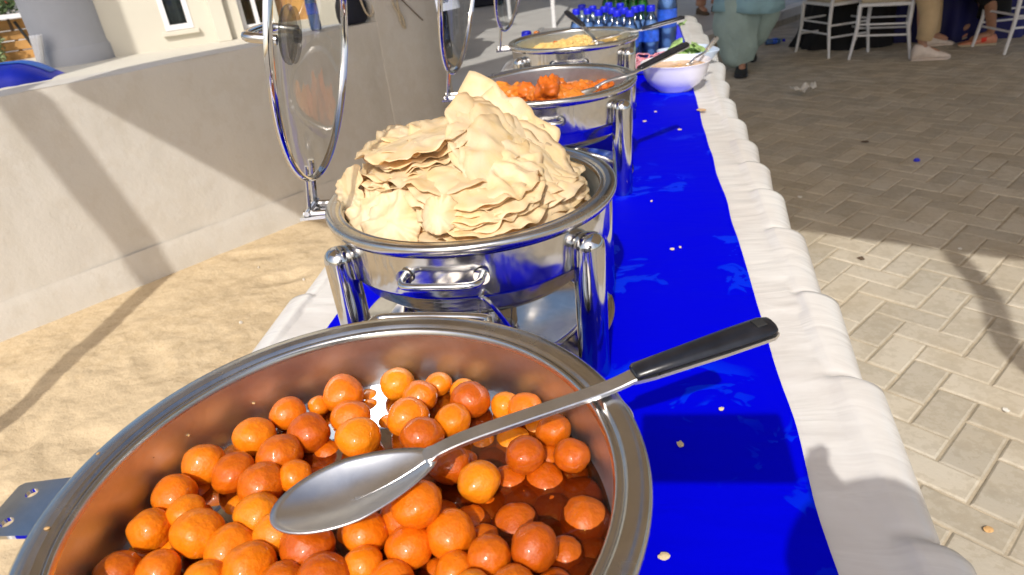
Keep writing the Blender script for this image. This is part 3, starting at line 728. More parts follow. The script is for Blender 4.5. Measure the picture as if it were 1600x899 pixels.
def chafing(ci, label, hinge=True, pans=True, posts=(-33, -137, 33, 147)):
    d = thing('chafing_dish', label, 'chafing dish', (DC[ci][0], DC[ci][1], TZ), group='round steel chafing dishes on the blue runner')
    z = RIM
    # outer water pan with polished belly
    MB().lathe([(.1885, z - .012), (.1895, z - .03), (.189, z - .07), (.1885, z - .072), (.182, z - .078), (.172, z - .098), (.150, z - .118), (.110, z - .128), (0, z - .130)], 128).obj('water_pan', 'steel_body', d)
    # food pan with flanged rolled rim
    MB().lathe([(.190, z - .016), (.1965, z - .015), (.1995, z - .010), (.2005, z - .005), (.1995, z - .001), (.197, z + .0005), (.190, z), (.1865, z - .0005), (.1850, z - .0005), (.1838, z - .0032), (.1815, z - .0036), (.1800, z - .002), (.1785, z - .002), (.1772, z - .004), (.1765, z - .008)], 160).obj('rim', 'steel_rim', d, ang=70)
    MB().lathe([(.1765, z - .008), (.1762, z - .03), (.1755, z - .062), (.1735, z - .084), (.164, z - .089), (0, z - .090)], 128).obj('food_pan', 'steel_brushed', d, ang=60)
    for a in posts:
        px, py = .201 * cos(R(a)), .201 * sin(R(a)); r = .0205
        po = MB().lathe([(0, z - .026), (r * .35, z - .0265), (r * .7, z - .0295), (r * .92, z - .035), (r, z - .043), (r, .004), (r * .97, 0), (0, 0)], 28, (px, py, 0)).obj('leg', 'steel', d, ang=50)
    # base plate and shelf ring
    MB().lathe([(0, .004), (.15, .004), (.158, .0065), (.165, .004), (.2, .0035), (.2045, .0025), (.205, 0), (0, 0)], 96, (-.014, .046, 0)).obj('base_plate', 'steel', d, ang=30)
    # fuel burner under the belly
    bn = MB().lathe([(0, .008), (.042, .008), (.045, .012), (.045, .055), (.040, .060), (.034, .060), (.032, .056), (0, .056)], 40).obj('fuel_burner', 'steel', d)
    MB().tube(smoothline([(-.01, -.10, .006), (.02, -.12, .05), (.035, -.165, .135), (.052, -.19, .16), (.07, -.17, .11), (.085, -.12, .02), (.09, -.10, .006)], 6), .0028, 8).obj('wire_hook', 'steel_wire', bn) if ci == 1 else None
    for a in (-89, 90):
        n = V((cos(R(a)), sin(R(a)), 0)); t = V((-n.y, n.x, 0)); zz = V((0, 0, z - .043 if a < 0 else z - .010)); hw = .047
        if a > 0: hw = .058
        o_ = .186
        h = MB().tube(smoothline([n * o_ - t * hw + zz, n * (o_ + .015) - t * hw + zz, n * (o_ + .025) - t * (hw - .010) + zz, n * (o_ + .027) + zz, n * (o_ + .025) + t * (hw - .010) + zz, n * (o_ + .015) + t * hw + zz, n * o_ + t * hw + zz], 6), .0045, 12).obj('handle', 'steel_wire', d)
        for sg in (-1, 1): MB().tube([n * (o_ + .001) + t * hw * sg + zz, n * (o_ + .004) + t * hw * sg + zz], .010, 14).obj('washer', 'steel', h)
    if hinge:
        phi = R(-170); n = V((cos(phi), sin(phi), 0)); t = V((-sin(phi), cos(phi), 0))
        hb = MB(); hb.tube([n * .19 + t * -.02 + V((0, 0, z - .012)), n * .232 + t * -.02 + V((0, 0, z - .010))], .0045, 8); hb.tube([n * .19 + t * .02 + V((0, 0, z - .012)), n * .232 + t * .02 + V((0, 0, z - .010))], .0045, 8)
        hb.tube([n * .226 + t * -.028 + V((0, 0, z - .008)), n * .226 + t * .028 + V((0, 0, z - .008))], .004, 8)
        hb.box(n * .213 + V((0, 0, z - .016)), (.05, .05, .004), phi)
        hb.obj('hinge', 'steel_wire', d)
        lo = lid_mesh_parts(d, phi, R((0, -170, -178, -184)[ci]))
        hp = MB(); hp.tube([n * .226 - t * .015 + V((0, 0, z - .01)), n * .228 - t * .015 + V((0, 0, z + .055)) - n * .012], .0045, 8); hp.tube([n * .226 + t * .015 + V((0, 0, z - .01)), n * .214 + t * .015 + V((0, 0, z + .055))], .003, 8)
        hp.obj('hinge_arm', 'steel_wire', lo)
    else:
        # hinge plate with two screw holes (lid taken off)
        cu = bpy.data.curves.new('plate', 'CURVE'); cu.dimensions = '2D'; cu.fill_mode = 'BOTH'; cu.extrude = .0015
        phi = R(-170)
        def poly(pts):
            sp = cu.splines.new('POLY'); sp.points.add(len(pts) - 1)
            for i, (x, y) in enumerate(pts): sp.points[i].co = (x, y, 0, 1)
            sp.use_cyclic_u = True
        poly([(.19, -.027), (.240, -.024), (.243, -.021), (.243, .021), (.240, .024), (.19, .027)])
        for hy in (-.013, .013): poly([(.228 + .0042 * cos(k * pi / 8), hy + .0042 * sin(k * pi / 8)) for k in range(16)])
        tmp = bpy.data.objects.new('tmp', cu); COL.objects.link(tmp)
        dg = bpy.context.evaluated_depsgraph_get(); me = bpy.data.meshes.new_from_object(tmp.evaluated_get(dg)); bpy.data.objects.remove(tmp)
        me.materials.clear(); me.materials.append(MT['steel']); po = link('hinge_plate', me, d, (0, 0, z - .010), phi)
    return d
d1 = chafing(0, 'nearest steel chafing dish, lid taken off, full of orange fried dough balls in syrup', False)
d2 = chafing(1, 'steel chafing dish heaped with papads, its glass lid open at the left')
d3 = chafing(2, 'steel chafing dish holding red spiced chicken pieces, behind the papads')
d4 = chafing(3, 'rearmost steel chafing dish holding yellow rice, in front of the water bottles')

# ================================================================== SYRUP BALLS
SYZ = TZ + RIM - .058
c1 = V((DC[0][0], DC[0][1], 0))
sy = MB().lathe([(0, 0), (.06, 0), (.12, 0), (.1757, .0003)], 96).obj('syrup', 'syrup', d1, (0, 0, RIM - .058))
BL = """540 624 32 o|461 655 27 o|549 659 30 o|499 636 17 a|582 615 16 a s|624 603 27 a|396 690 32 o|497 692 32 b|450 683 19 a s|352 715 22 a s|440 722 36 b|510 660 19 o s|561 692 33 a|585 645 15 a s|599 671 18 a s|301 735 34 o|261 790 34 o|326 776 25 a s|373 750 33 b|399 764 36 b|468 748 25 o|405 806 36 a|359 802 25 a s|289 818 29 a|224 841 33 o|312 841 39 o|443 841 36 a|357 864 40 o|270 867 33 a s|401 895 42 o|483 870 42 b|536 895 40 b|545 841 30 a s|601 848 36 b|196 886 36 b s|252 898 33 o|620 890 36 o|631 603 20 a s|683 606 21 a|726 615 20 a|737 630 31 b|655 628 28 o|789 635 22 a|826 652 26 o|640 662 32 o|662 687 34 b|706 665 28 a|762 668 24 b s|804 695 29 a s|865 683 27 b|827 725 32 b|892 720 29 b|706 731 33 b|749 762 33 a|760 733 26 b s|804 768 28 b s|868 772 34 b s|652 812 40 o t|702 846 40 o|599 850 36 o|823 818 34 b s|909 811 36 b s|757 820 28 b s|762 875 34 b|838 865 38 b|902 865 30 b s|565 888 30 o|709 897 32 o|624 885 37 o|515 748 24 b s|500 790 26 b s|560 770 24 b s|610 740 24 a s|150 860 26 b s|180 905 34 b|330 905 34 a|455 915 36 b|680 935 38 o|790 925 36 b|870 920 34 b s|230 950 36 o|320 960 38 a|410 970 38 o|510 960 38 b|600 960 38 o|740 980 38 b|160 960 34 b s|845 690 22 a s|700 780 20 b s|475 610 13 b s|930 850 30 b s|885 900 30 b s|850 735 26 b s|780 705 22 a s|730 790 24 b s|790 850 26 b s|660 880 30 a s|700 940 36 a|640 930 36 b|560 930 36 a|860 945 34 o|240 820 20 b s|215 865 24 a s|380 690 18 b s|420 650 16 a s|520 720 22 b s|640 740 20 b s|475 720 22 o s|420 850 26 b s|500 835 24 b s|300 800 22 b s|345 770 22 b s""".split('|')
balls = []
for e in BL:
    a = e.split(); px, py, rp_ = map(float, a[:3]); kind = a[3]; sub = 's' in a[4:]; top = 't' in a[4:]
    zc_ = SYZ + (-.012 if sub else (.006 if not top else .022))
    p = at(px, py, zc_); dist = (p - CAMPOS).dot(f_); rad = min(.0205, rp_ * dist / FPX * (1.0 if not sub else 1.08))
    balls.append([p, max(.0085, rad), kind, sub, top, px, py])
# under layer that fills the gaps
ru = random.Random(12)
for _ in range(95):
    a = ru.uniform(0, 2 * pi); r = .160 * sqrt(ru.random()); balls.append([c1 + V((r * cos(a), r * sin(a), SYZ - .016)), .0165, 'b', True, False, None, None])
# relax so that they do not run through each other or the pan
for it in range(40):
    for i in range(len(balls)):
        for j in range(i + 1, len(balls)):
            A, B = balls[i], balls[j]; d = A[0] - B[0]; L_ = d.length; m_ = (A[1] + B[1]) * .86
            if 0 < L_ < m_:
                wi = 1 if A[5] is None else .35; wj = 1 if B[5] is None else .35
                k = (m_ - L_) / L_ * .5; 
                dv = d * k; dv.z *= .9
                A[0] = A[0] + dv * (wi / (wi + wj)) * 1.0; B[0] = B[0] - dv * (wj / (wi + wj)) * 1.0
    for b in balls:
        dx, dy = b[0].x - c1.x, b[0].y - c1.y; r = sqrt(dx * dx + dy * dy); lim = .1745 - b[1] * .98
        if r > lim: b[0].x = c1.x + dx / r * lim; b[0].y = c1.y + dy / r * lim
        zmin = TZ + RIM - .0895 + b[1] * .98
        b[0].z = max(b[0].z, zmin)
        if b[3]: b[0].z = min(b[0].z, SYZ - b[1] * .55)
        elif not b[4]: b[0].z = min(b[0].z, SYZ + .012)
def ball_mesh(k, rough):
    bm = bmesh.new(); bmesh.ops.create_icosphere(bm, subdivisions=4, radius=1)
    sd = k * 13.7
    for v in bm.verts:
        n = v.co.normalized(); d = 1 + .09 * noise.noise(n * 1.1 + V((sd, 0, 0))) + (.035 if rough else .016) * noise.noise(n * 4 + V((0, sd, 0))) + (.014 if rough else .003) * noise.noise(n * 11 + V((0, 0, sd)))
        v.co = n * d
        v.co.z *= .94
    me = bpy.data.meshes.new('dough_ball'); bm.to_mesh(me); bm.free(); me.polygons.foreach_set('use_smooth', [True] * len(me.polygons)); return me
BM = {}
for kind, mn in (('o', 'ball_orange'), ('a', 'ball_amber'), ('b', 'ball_brown')):
    BM[kind] = [ball_mesh(hash(kind) % 7 + i if False else ord(kind) + i, kind == 'b') for i in range(4)]
    for me in BM[kind]: me.materials.append(MT[mn])
rb = random.Random(4)
seen = {}
CW = {'o': 'glossy orange', 'a': 'smooth amber', 'b': 'reddish brown'}
HR = ['three', 'two', 'one', 'twelve', 'eleven', 'ten', 'nine', 'eight', 'seven', 'six', 'five', 'four']
def where(p):
    x, y = p.x - c1.x, p.y - c1.y; r = sqrt(x * x + y * y); a = math.degrees(atan2(y, x)) % 360
    if r < .03: return 'at the centre of the pan'
    return 'at %s o\'clock %s' % (HR[int(((a + 15) % 360) // 30)], 'by the wall' if r > .125 else ('halfway out' if r > .075 else 'near centre'))
for b in balls:
    me = BM[b[2]][rb.randrange(4)]; o = bpy.data.objects.new('dough_ball', me); COL.objects.link(o)
    o.location = b[0]; o.scale = (b[1] * rb.uniform(.97, 1.05), b[1] * rb.uniform(.97, 1.05), b[1] * rb.uniform(.92, .99)); o.rotation_euler = (rb.uniform(-.3, .3), rb.uniform(-.3, .3), rb.uniform(0, 6))
    wet = 'under syrup' if b[3] else ('on top beside the spoon' if b[4] else 'half submerged')
    size = 'small ' if b[1] < .0150 else ('large ' if b[1] > .0195 else '')
    tag(o, '%s%s dough ball %s, %s' % (size, CW[b[2]], wet, where(b[0])), 'fried dough ball', 'fried dough balls in syrup in the nearest dish'); seen.setdefault(o['label'], []).append(o)
for lb, os_ in seen.items():
    if len(os_) > 1:
        os_.sort(key=lambda q: q.location.y)
        for q, wd_ in zip(os_, ['nearest', 'farthest'] if len(os_) == 2 else ['nearest', 'next', 'third', 'fourth', 'fifth', 'sixth', 'seventh', 'eighth']): q['label'] = lb + ', %s of %s' % (wd_, 'two' if len(os_) == 2 else 'several')

for i in range(14):
    a = rb.uniform(R(120), R(260)) if i < 11 else rb.uniform(0, R(360)); r = rb.choice([.181, .188, .192, .195, .1755]); z_ = RIM + .0004 if r > .18 else RIM - rb.uniform(.012, .035)
    k = rb.uniform(.0006, .0017); m = MB().lathe([(0, .45 * k), (.6 * k, .36 * k), (.95 * k, .1 * k), (k, -.2 * k), (0, -.2 * k)], 10, wob=lambda t, z: 1 + .25 * sin(2 * t + i))
    m.obj('syrup_drop', 'dried_syrup' if i % 3 else 'syrup_clear', d1, (r * cos(a), r * sin(a), z_))
# ================================================================== SPOONS
def spoon(name, label, bowl_px, bowl_z, contact_px, contact_z, end_px, end_z, grip_px, blen, bwid, scale=1, group=None, depth=.014, up=V((0, 0, 1)), neckw=.0055, gripw=.012, pts3=None):
    if pts3: B, Cn, G, E = [V(p) for p in pts3]
    else:
        B = at(*bowl_px, bowl_z); Cn = at(*contact_px, contact_z); E = at(*end_px, end_z); G = at(*grip_px, lerp(contact_z, end_z, .3))
    o = thing(name, label, 'serving spoon', B, group=group)
    def loc(p): return p - B
    ax = (Cn - B); ax.normalize(); side = ax.cross(up).normalized(); nrm = side.cross(ax).normalized()
    def bf(u, v):
        a = 2 * pi * u; rr = v; ex = cos(a) * blen / 2 * (1 + .12 * cos(a)) if cos(a) > 0 else cos(a) * blen / 2; ey = sin(a) * bwid / 2 * (1 - .22 * max(0, cos(a)))
        return ax * ex * rr + side * ey * rr + nrm * (-depth * (1 - rr ** 2.0))
    m = MB().grid(48, 10, bf); bo = m.obj('bowl', 'steel_spoon', o); md = bo.modifiers.new('s', 'SOLIDIFY'); md.thickness = .0016; md.offset = 0
    # neck: flat tapered bar
    tip = ax * (blen / 2 * 1.08); mid = loc(Cn); g0 = loc(G)
    path = smoothline([tip - ax * .007 + nrm * .0008, tip + ax * .014 + nrm * .004, lerp(tip, mid, .35) + nrm * .004, mid, g0], 6)
    rings = []
    for i, p in enumerate(path):
        t = (path[min(i + 1, len(path) - 1)] - path[max(i - 1, 0)]).normalized(); s_ = t.cross(up).normalized(); n_ = s_.cross(t)
        q = i / (len(path) - 1); hw = lerp(neckw, neckw * 1.25, q); th = .0013
        hw = (.0035 + .07 * q if q < .06 else max(hw, .0078 - (q - .06) * .03)) if q < .25 else max(neckw, hw)
        rings.append([p + s_ * hw + n_ * th, p + s_ * hw * .9 + n_ * th * 1.6, p - s_ * hw * .9 + n_ * th * 1.6, p - s_ * hw + n_ * th, p - s_ * hw - n_ * th, p + s_ * hw - n_ * th])
    MB().loft(rings).obj('shank', 'steel_spoon', o, ang=35)
    e0 = loc(E); gax = (e0 - g0).normalized(); s_ = gax.cross(up).normalized(); n_ = s_.cross(gax); L_ = (e0 - g0).length
    def gring(q, hw, th, off=0): return [g0 + gax * (L_ * q) + s_ * (hw * cos(a)) * 1 + n_ * (off + th * sin(a)) for a in [2 * pi * k / 16 for k in range(16)]]
    gr = MB().loft([gring(0, gripw * .62, .003, .0035), gring(.02, gripw * .75, .0042, .004), gring(.3, gripw * .85, .005, .004), gring(.7, gripw, .0058, .004), gring(.93, gripw * 1.02, .0055, .004), gring(.985, gripw * .8, .0045, .004), gring(1, gripw * .45, .002, .004)]).obj('grip', 'black_plastic', o)
    MB().box(g0 + gax * L_ * .5 - n_ * .0008 , (L_ * .985, gripw * 1.9, .0022), 0, 1, None) if False else None
    tang = MB().loft([[g0 + gax * L_ * q + s_ * hw + n_ * z for hw, z in ((w_, .0005), (-w_, .0005), (-w_, -.0022), (w_, -.0022))] for q, w_ in ((-.02, gripw * .62), (.1, gripw * .80), (.6, gripw * .98), (.95, gripw * 1.0), (1.0, gripw * .7))]).obj('tang', 'steel_spoon', o, ang=30)
    h = MB().loft([gring(q, gripw * .45, .0008, .0094) for q in (.86, .93)]); h.obj('hang_slot', 'dark', gr)
    return o
spoon('serving_spoon', 'large serving spoon with black grip lying across the dough balls and the near rim', (549, 762), TZ + RIM - .006, (935, 612), TZ + RIM + .0035, (1208, 513), TZ + RIM + .020, (990, 588), .106, .060, gripw=.0115, neckw=.0055, depth=.012)

# ================================================================== PAPADS
PC = V((DC[1][0], DC[1][1], TZ + RIM))
rpp = random.Random(21)
def sheet(c, nrm, r, amp=.006, ruf=.006, spike=None, bend=0, squash=1, label='', cat='papad', seed=None, base=None):
    sd = rpp.uniform(0, 100); sm = sd if seed is None else seed; qs = []
    nrm = V(nrm).normalized(); t = V((0, 0, 1)).cross(nrm); t = V((1, 0, 0)) if t.length < .05 else t.normalized(); b_ = nrm.cross(t)
    a0 = rpp.uniform(0, 6.28) if spike is None else 0
    NA, NR = 96, 12; vs2 = []
    ph = rpp.uniform(0, 6)
    for i in range(NR + 1):
        q = i / NR
        for k in range(NA):
            a = 2 * pi * k / NA
            out = 1 + .10 * noise.noise(V((cos(a) * 1.3 + sd, sin(a) * 1.3, 0))) + .05 * noise.noise(V((cos(a) * 5 + sd, sin(a) * 5, 3)))
            out -= .16 * max(0, noise.noise(V((cos(a) * 2.2, sin(a) * 2.2 + sd, 7))) - .1) * 2
            if spike is not None:
                for (sa, sw, sh) in spike:
                    dd = (a - sa + pi) % (2 * pi) - pi; out += sh * max(0, 1 - abs(dd) / sw)
            rr = r * q * out; x, y = rr * cos(a + a0), rr * sin(a + a0) * squash
            X, Y = (x, y) if seed is None else (c[0] + (t * x + b_ * y).x, c[1] + (t * x + b_ * y).y); rg = abs(noise.noise(V((X * 30 + sm, Y * 30, 5)))) * -2 + .5
            z = amp * noise.noise(V((X * 16 + sm, Y * 16, 1))) * 1.5 + amp * .8 * rg + amp * .28 * noise.noise(V((X * 60, Y * 60 + sm, 2))) + amp * .16 * noise.noise(V((x * 130, y * 130 + sd, 4)))
            z += ruf * q ** 3 * (sin(a * 11 + ph + 2.2 * sin(a * 3 + sd)) * .65 + .35 * sin(a * 19 + sd) + .8 * noise.noise(V((cos(a) * 6, sin(a) * 6, sd))))
            z += bend * (x * x) / r
            vs2.append(tuple(t * x + b_ * y + nrm * z)); qs.append(q)
    fs = [(0, k, (k + 1) % NA) for k in ()]
    for i in range(NR):
        for k in range(NA): fs.append((i * NA + k, i * NA + (k + 1) % NA, (i + 1) * NA + (k + 1) % NA, (i + 1) * NA + k))
    m = MB(); m.add(vs2, fs)
    me = m.mesh('papad', 'papad', True, 60); at_ = me.attributes.new('edge', 'FLOAT', 'POINT'); at_.data.foreach_set('value', qs) if len(qs) == len(me.vertices) else None
    o = link('papad', me, None, tuple(c)); md = o.modifiers.new('s', 'SOLIDIFY'); md.thickness = .0008; md.offset = 0
    tag(o, label, cat, 'thin crisp papads heaped in the second dish'); return o
def P_(dx, dy, dz): return (PC.x + dx, PC.y + dy, PC.z + dz)
U = rpp.uniform
LV = ['lowest', 'second lowest', 'lower', 'lower middle', 'middle', 'upper middle', 'upper', 'second highest', 'highest']
ORD = ['lowest', 'second', 'third', 'fourth', 'fifth', 'sixth', 'seventh', 'eighth', 'ninth', 'tenth', 'eleventh', 'twelfth', 'thirteenth', 'fourteenth', 'fifteenth', 'sixteenth', 'seventeenth', 'eighteenth', 'nineteenth', 'twentieth', 'third highest', 'second highest', 'next to top', 'topmost']
def lv(i, n): return 'topmost' if i == n - 1 else ('uppermost but one' if i == n - 2 else ORD[i] + ('' if i == 0 else ' lowest'))
for i in range(24):      # left stack, edges to the camera
    k = i / 23
    sheet(P_(-.084 + U(-.012, .012) + .018 * k, .022 + U(-.012, .012) + .006 * k, -.030 + i * .0043), (-.10 + U(-.07, .07), -.03 + U(-.07, .07), 1), lerp(.092, .082, k) * U(.92, 1.08), .005, .0040, label='%s ruffled papad of the left stack, edge facing the camera' % lv(i, 24), bend=U(-.04, .04), seed=11)
for i in range(20):      # right stack, tilting down to the right rim
    k = i / 19
    sheet(P_(.072 - .020 * k + U(-.008, .008), .012 + .02 * k + U(-.012, .012), -.047 + i * .0043), (.30 + U(-.07, .07), -.12 + U(-.06, .06), 1), .104 * U(.92, 1.05) - .006 * k, .005, .0038, label='%s papad of the right stack sloping to the right rim' % lv(i, 20), bend=-.10, seed=47)
for i in range(15):      # front stack
    sheet(P_(.020 + U(-.014, .014), -.078 + i * .0030, -.034 + i * .0050), (.10 + U(-.09, .09), -.22 + U(-.09, .09), 1), .086 * U(.9, 1.06), .005, .0036, seed=83, label='%s papad of the small front stack by the near rim' % lv(i, 15), bend=-.05)
for i in range(9):
    sheet(P_(-.085 + U(-.02, .02), -.070 + i * .004, -.036 + i * .0062), (-.18 + U(-.1, .1), -.34 + U(-.1, .1), 1), .070 * U(.85, 1.06), .005, .004, label='%s papad of the near left stack under the leaning sheets' % lv(i, 9), bend=-.1, seed=19)
for i in range(6):
    sheet(P_(-.015 + U(-.02, .02), .0 + U(-.015, .015), .012 + i * .0065), (.06 + U(-.06, .06), -.16 + U(-.06, .06), 1), .104 * U(.93, 1.05), .006, .0042, label='%s wide papad spanning the middle between the left and right stacks' % ['lowest', 'second', 'third', 'fourth', 'fifth', 'topmost'][i], bend=-.02, seed=64)
DR = [(-.122, -.078, .000, -.30, -.65, .046, 'smooth papad leaning on the near left of the rim'), (-.082, -.108, -.006, -.1, -.75, .048, 'papad leaning on the near rim, left of the curled piece'),
      (.035, -.030, .042, .12, -.25, .078, 'wide pale papad bridging the front and right stacks')]
for dx, dy, dz, nx, ny, r, lb in DR: sheet(P_(dx, dy, dz), (nx, ny, .8), r, .009, .005, label=lb, bend=-.22)
sheet(P_(-.010, -.128, .012), (.05, -1, .6), .026, .003, .002, label='small pale curled papad piece at the front middle of the heap', bend=-.8)
sheet(P_(-.160, -.045, .010), (-.5, -.8, .35), .030, .005, .002, spike=[(1.2, .7, .6)], label='torn papad corner standing at the left edge of the heap')
for i, lb in enumerate(['upright papad with a sharp pointed corner, highest of the whole heap', 'second upright papad just in front of the pointed one', 'third papad leaning back below the pointed top', 'fourth papad leaning back below the pointed top', 'lowest papad leaning back under the pointed top']):
    sheet(P_(.024 + .012 * i, .055 - .016 * i, .030 - .004 * i), (.12 + .10 * i + U(-.05, .05), -.85 + U(-.06, .06), .55 + .20 * i), .084, .0045, .003, spike=[(1.75, .45, .62), (2.85, .35, .50)] if i == 0 else ([(1.5, .4, .3), (.4, .4, .2)] if i == 1 else None), label=lb, bend=-.2)
for i, lb in enumerate(['broad smooth papad sloping from the peak to the right rim', 'papad under the broad smooth one on the right slope', 'papad edge lowest on the right slope under the peak', 'papad showing a dark brown hollow beneath it on the right slope']):
    sheet(P_(.060 + .010 * i, .028 - .010 * i, .052 - .009 * i), (.60 + .02 * i, -.22 - .04 * i, .85), .098, .0045, .004, label=lb, bend=-.25)
for i, lb in enumerate(['papad lying flat across the top of the left stack', 'smaller papad curling at the back of the left stack top']):
    sheet(P_(-.060 + i * .03, .035 + i * .01, .060 + .006 * i), (-.04, -.02, 1), .066, .006, .005, label=lb, bend=.1)

# ================================================================== CHICKEN, RICE
def blob(name, mat, c, rad, sq, seed, amp=.28, f=2.0, sub=4):
    bm = bmesh.new(); bmesh.ops.create_icosphere(bm, subdivisions=sub, radius=1)
    for v in bm.verts:
        n = v.co.normalized(); s = V((seed * 3.1, seed, 0)); d = 1 + amp * noise.noise(n * f + s) + amp * .5 * noise.noise(n * f * 2.3 + s) + amp * .25 * noise.noise(n * f * 5 + s)
        v.co = V((n.x * d * rad * sq[0], n.y * d * rad * sq[1], n.z * d * rad * sq[2]))
    me = bpy.data.meshes.new(name); bm.to_mesh(me); bm.free(); me.polygons.foreach_set('use_smooth', [True] * len(me.polygons)); me.materials.append(MT[mat])
    return link(name, me, None, tuple(c), seed * 2.3)
rc = random.Random(31); zr = TZ + RIM
ck = [(856, 141, .027, 1.15, -.008), (800, 149, .024, .8, -.03), (822, 147, .026, .9, -.03), (778, 153, .024, .8, -.035), (838, 150, .02, .8, -.03), (880, 146, .026, .8, -.03), (903, 144, .025, .8, -.03), (925, 141, .024, .7, -.03), (893, 152, .024, .8, -.03), (864, 153, .026, 1, -.028), (915, 136, .022, .7, -.03), (810, 142, .022, .8, -.03), (940, 135, .022, .7, -.03), (785, 142, .022, .8, -.035), (870, 136, .024, .9, -.03)]
for i, (px, py, r, sz, dz) in enumerate(ck):
    c = at(px, py, zr + dz); o = blob('chicken_piece', 'chicken', c, r, (1.3, .9, sz), i + 2, .38, 1.6)
    ww = 'largest bright orange chicken piece standing up in the middle of the third dish' if i == 0 else ('red spiced chicken piece at the %s of the third dish' % ('left' if px < 830 else 'right' if px > 895 else 'middle'))
    tag(o, ww, 'chicken piece', 'spiced chicken pieces in the third dish')
for i in range(22):
    a = rc.uniform(0, 6.28); r = .145 * sqrt(rc.random()); o = blob('chicken_piece', 'chicken', (DC[2][0] + r * cos(a), DC[2][1] + r * sin(a), zr - .050), rc.uniform(.02, .028), (1.2, .9, .7), i + 40, .35, 1.6, 3)
    tag(o, 'red spiced chicken piece lying under the others in the third dish', 'chicken piece', 'spiced chicken pieces in the third dish')
rcen = V((DC[3][0], DC[3][1], zr - .05))
def ricez(x, y):
    r = sqrt(x * x + y * y); return .034 * max(0, 1 - (r / .17) ** 2) + .014 * nz(x * 12, y * 12, 3) + .007 * nz(x * 40, y * 40, 3) + .003 * nz(x * 130, y * 130, 3) + .006
rm = MB(); rows = []
vs2 = []; fs = []
for i in range(40):
    for k in range(120):
        a = 2 * pi * k / 120; r = .172 * (i + .5) / 40 if i < 39 else .177; vs2.append((r * cos(a), r * sin(a), ricez(r * cos(a), r * sin(a)) if i < 39 else -.015))
for i in range(39):
    for k in range(120): fs.append((i * 120 + k, i * 120 + (k + 1) % 120, (i + 1) * 120 + (k + 1) % 120, (i + 1) * 120 + k))
fs.append(tuple(range(120)))
rm.add(vs2, fs)
for _ in range(5200):
    a = rc.uniform(0, 6.28); r = .17 * sqrt(rc.random()); x, y = r * cos(a), r * sin(a); z = ricez(x, y) + .001
    d = V((rc.gauss(0, 1), rc.gauss(0, 1), rc.gauss(0, .5))).normalized() * .0045; e = d.cross(V((0, 0, 1))).normalized() * .0012; c = V((x, y, z))
    rm.add([c - d, c + e, c + d, c - e, c + V((0, 0, .0014))], [(0, 1, 4), (1, 2, 4), (2, 3, 4), (3, 0, 4)])
tag(rm.obj('rice', 'rice', None, tuple(rcen)), 'mound of yellow spiced rice in the rearmost dish', 'rice', kind='stuff')
for i, (px, py) in enumerate([(905, 66), (868, 68), (893, 62), (975, 50), (838, 52)]):
    tag(blob('vegetable_piece', 'chicken' if i != 3 else 'rice', at(px, py, zr - .018), .010, (1.2, .8, .8), 60 + i, .3, 2, 2), ['orange bit on the rice near the middle front', 'orange bit on the rice left of the middle', 'orange bit on the rice in the centre', 'pale bit on the rice by the right spoon', 'yellow bit high on the left pan wall side'][i], 'food bit')

sg = 'black gripped serving spoons in the rear dishes'
spoon('serving_spoon', 'serving spoon with black grip resting on the right rim of the chicken dish', 0, 0, 0, 0, 0, 0, 0, .085, .05, pts3=[at(905, 148, zr - .022), at(985, 116, zr + .004), at(999, 109, zr + .008), at(1074, 71, zr + .035)], group=sg, gripw=.012)
spoon('serving_spoon', 'serving spoon with black grip pointing right over the rim of the rice dish', 0, 0, 0, 0, 0, 0, 0, .085, .05, pts3=[at(948, 58, zr - .006), at(992, 49, zr + .006), at(1003, 47, zr + .008), at(1070, 29, zr + .028)], group=sg, gripw=.013)
spoon('serving_spoon', 'serving spoon standing in the rice with its black grip leaning back to the left', 0, 0, 0, 0, 0, 0, 0, .07, .05, pts3=[at(932, 68, zr - .012), aty(917, 49, 2.27), aty(912, 42, 2.30), aty(884, 20, 2.38)], group=sg, gripw=.012)

# ================================================================== BOWLS, PLATES
bw_c = at(1056, 143, TZ); bw_c.y += .06
b1 = thing('bowl', 'white melamine bowl of beige sauce on the right edge of the runner', 'bowl', (.118, 2.385, TZ))
MB().lathe([(0, .004), (.052, .004), (.054, 0), (.058, 0), (.060, .004), (.085, .022), (.104, .05), (.112, .078), (.116, .092), (.1175, .0935), (.1165, .095), (.113, .092), (.108, .078), (.100, .052), (.082, .026), (.058, .010), (0, .009)], 80).obj('shell', 'bowl', b1)
sc_ = tag(MB().lathe([(r, .074 + .002 * (r / .106)) for r in (0, .03, .06, .09, .1065)], 60, wob=lambda a, z: 1 + .0 * a).obj('sauce', 'sauce', None, (.118, 2.385, TZ)), 'thick beige sauce filling the white bowl', 'sauce')
for i in range(14):
    a = rc.uniform(0, 6.28); r = .09 * sqrt(rc.random()); o = blob('sauce_lump', 'sauce', (.118 + r * cos(a), 2.385 + r * sin(a), TZ + .074), .009, (1.3, 1, .45), 70 + i, .3, 2, 2)
    o.parent = sc_; o.location = (r * cos(a), r * sin(a), .074)
spoon('ladle', 'plain steel spoon standing in the white sauce bowl', 0, 0, 0, 0, 0, 0, 0, .06, .04, pts3=[V((.15, 2.39, TZ + .07)), V((.215, 2.43, TZ + .105)), V((.225, 2.437, TZ + .112)), V((.262, 2.47, TZ + .145))], gripw=.008)
for o in [c for c in COL.objects if c.name.startswith('grip')][-1:]: o.data.materials.clear(); o.data.materials.append(MT['steel_spoon'])
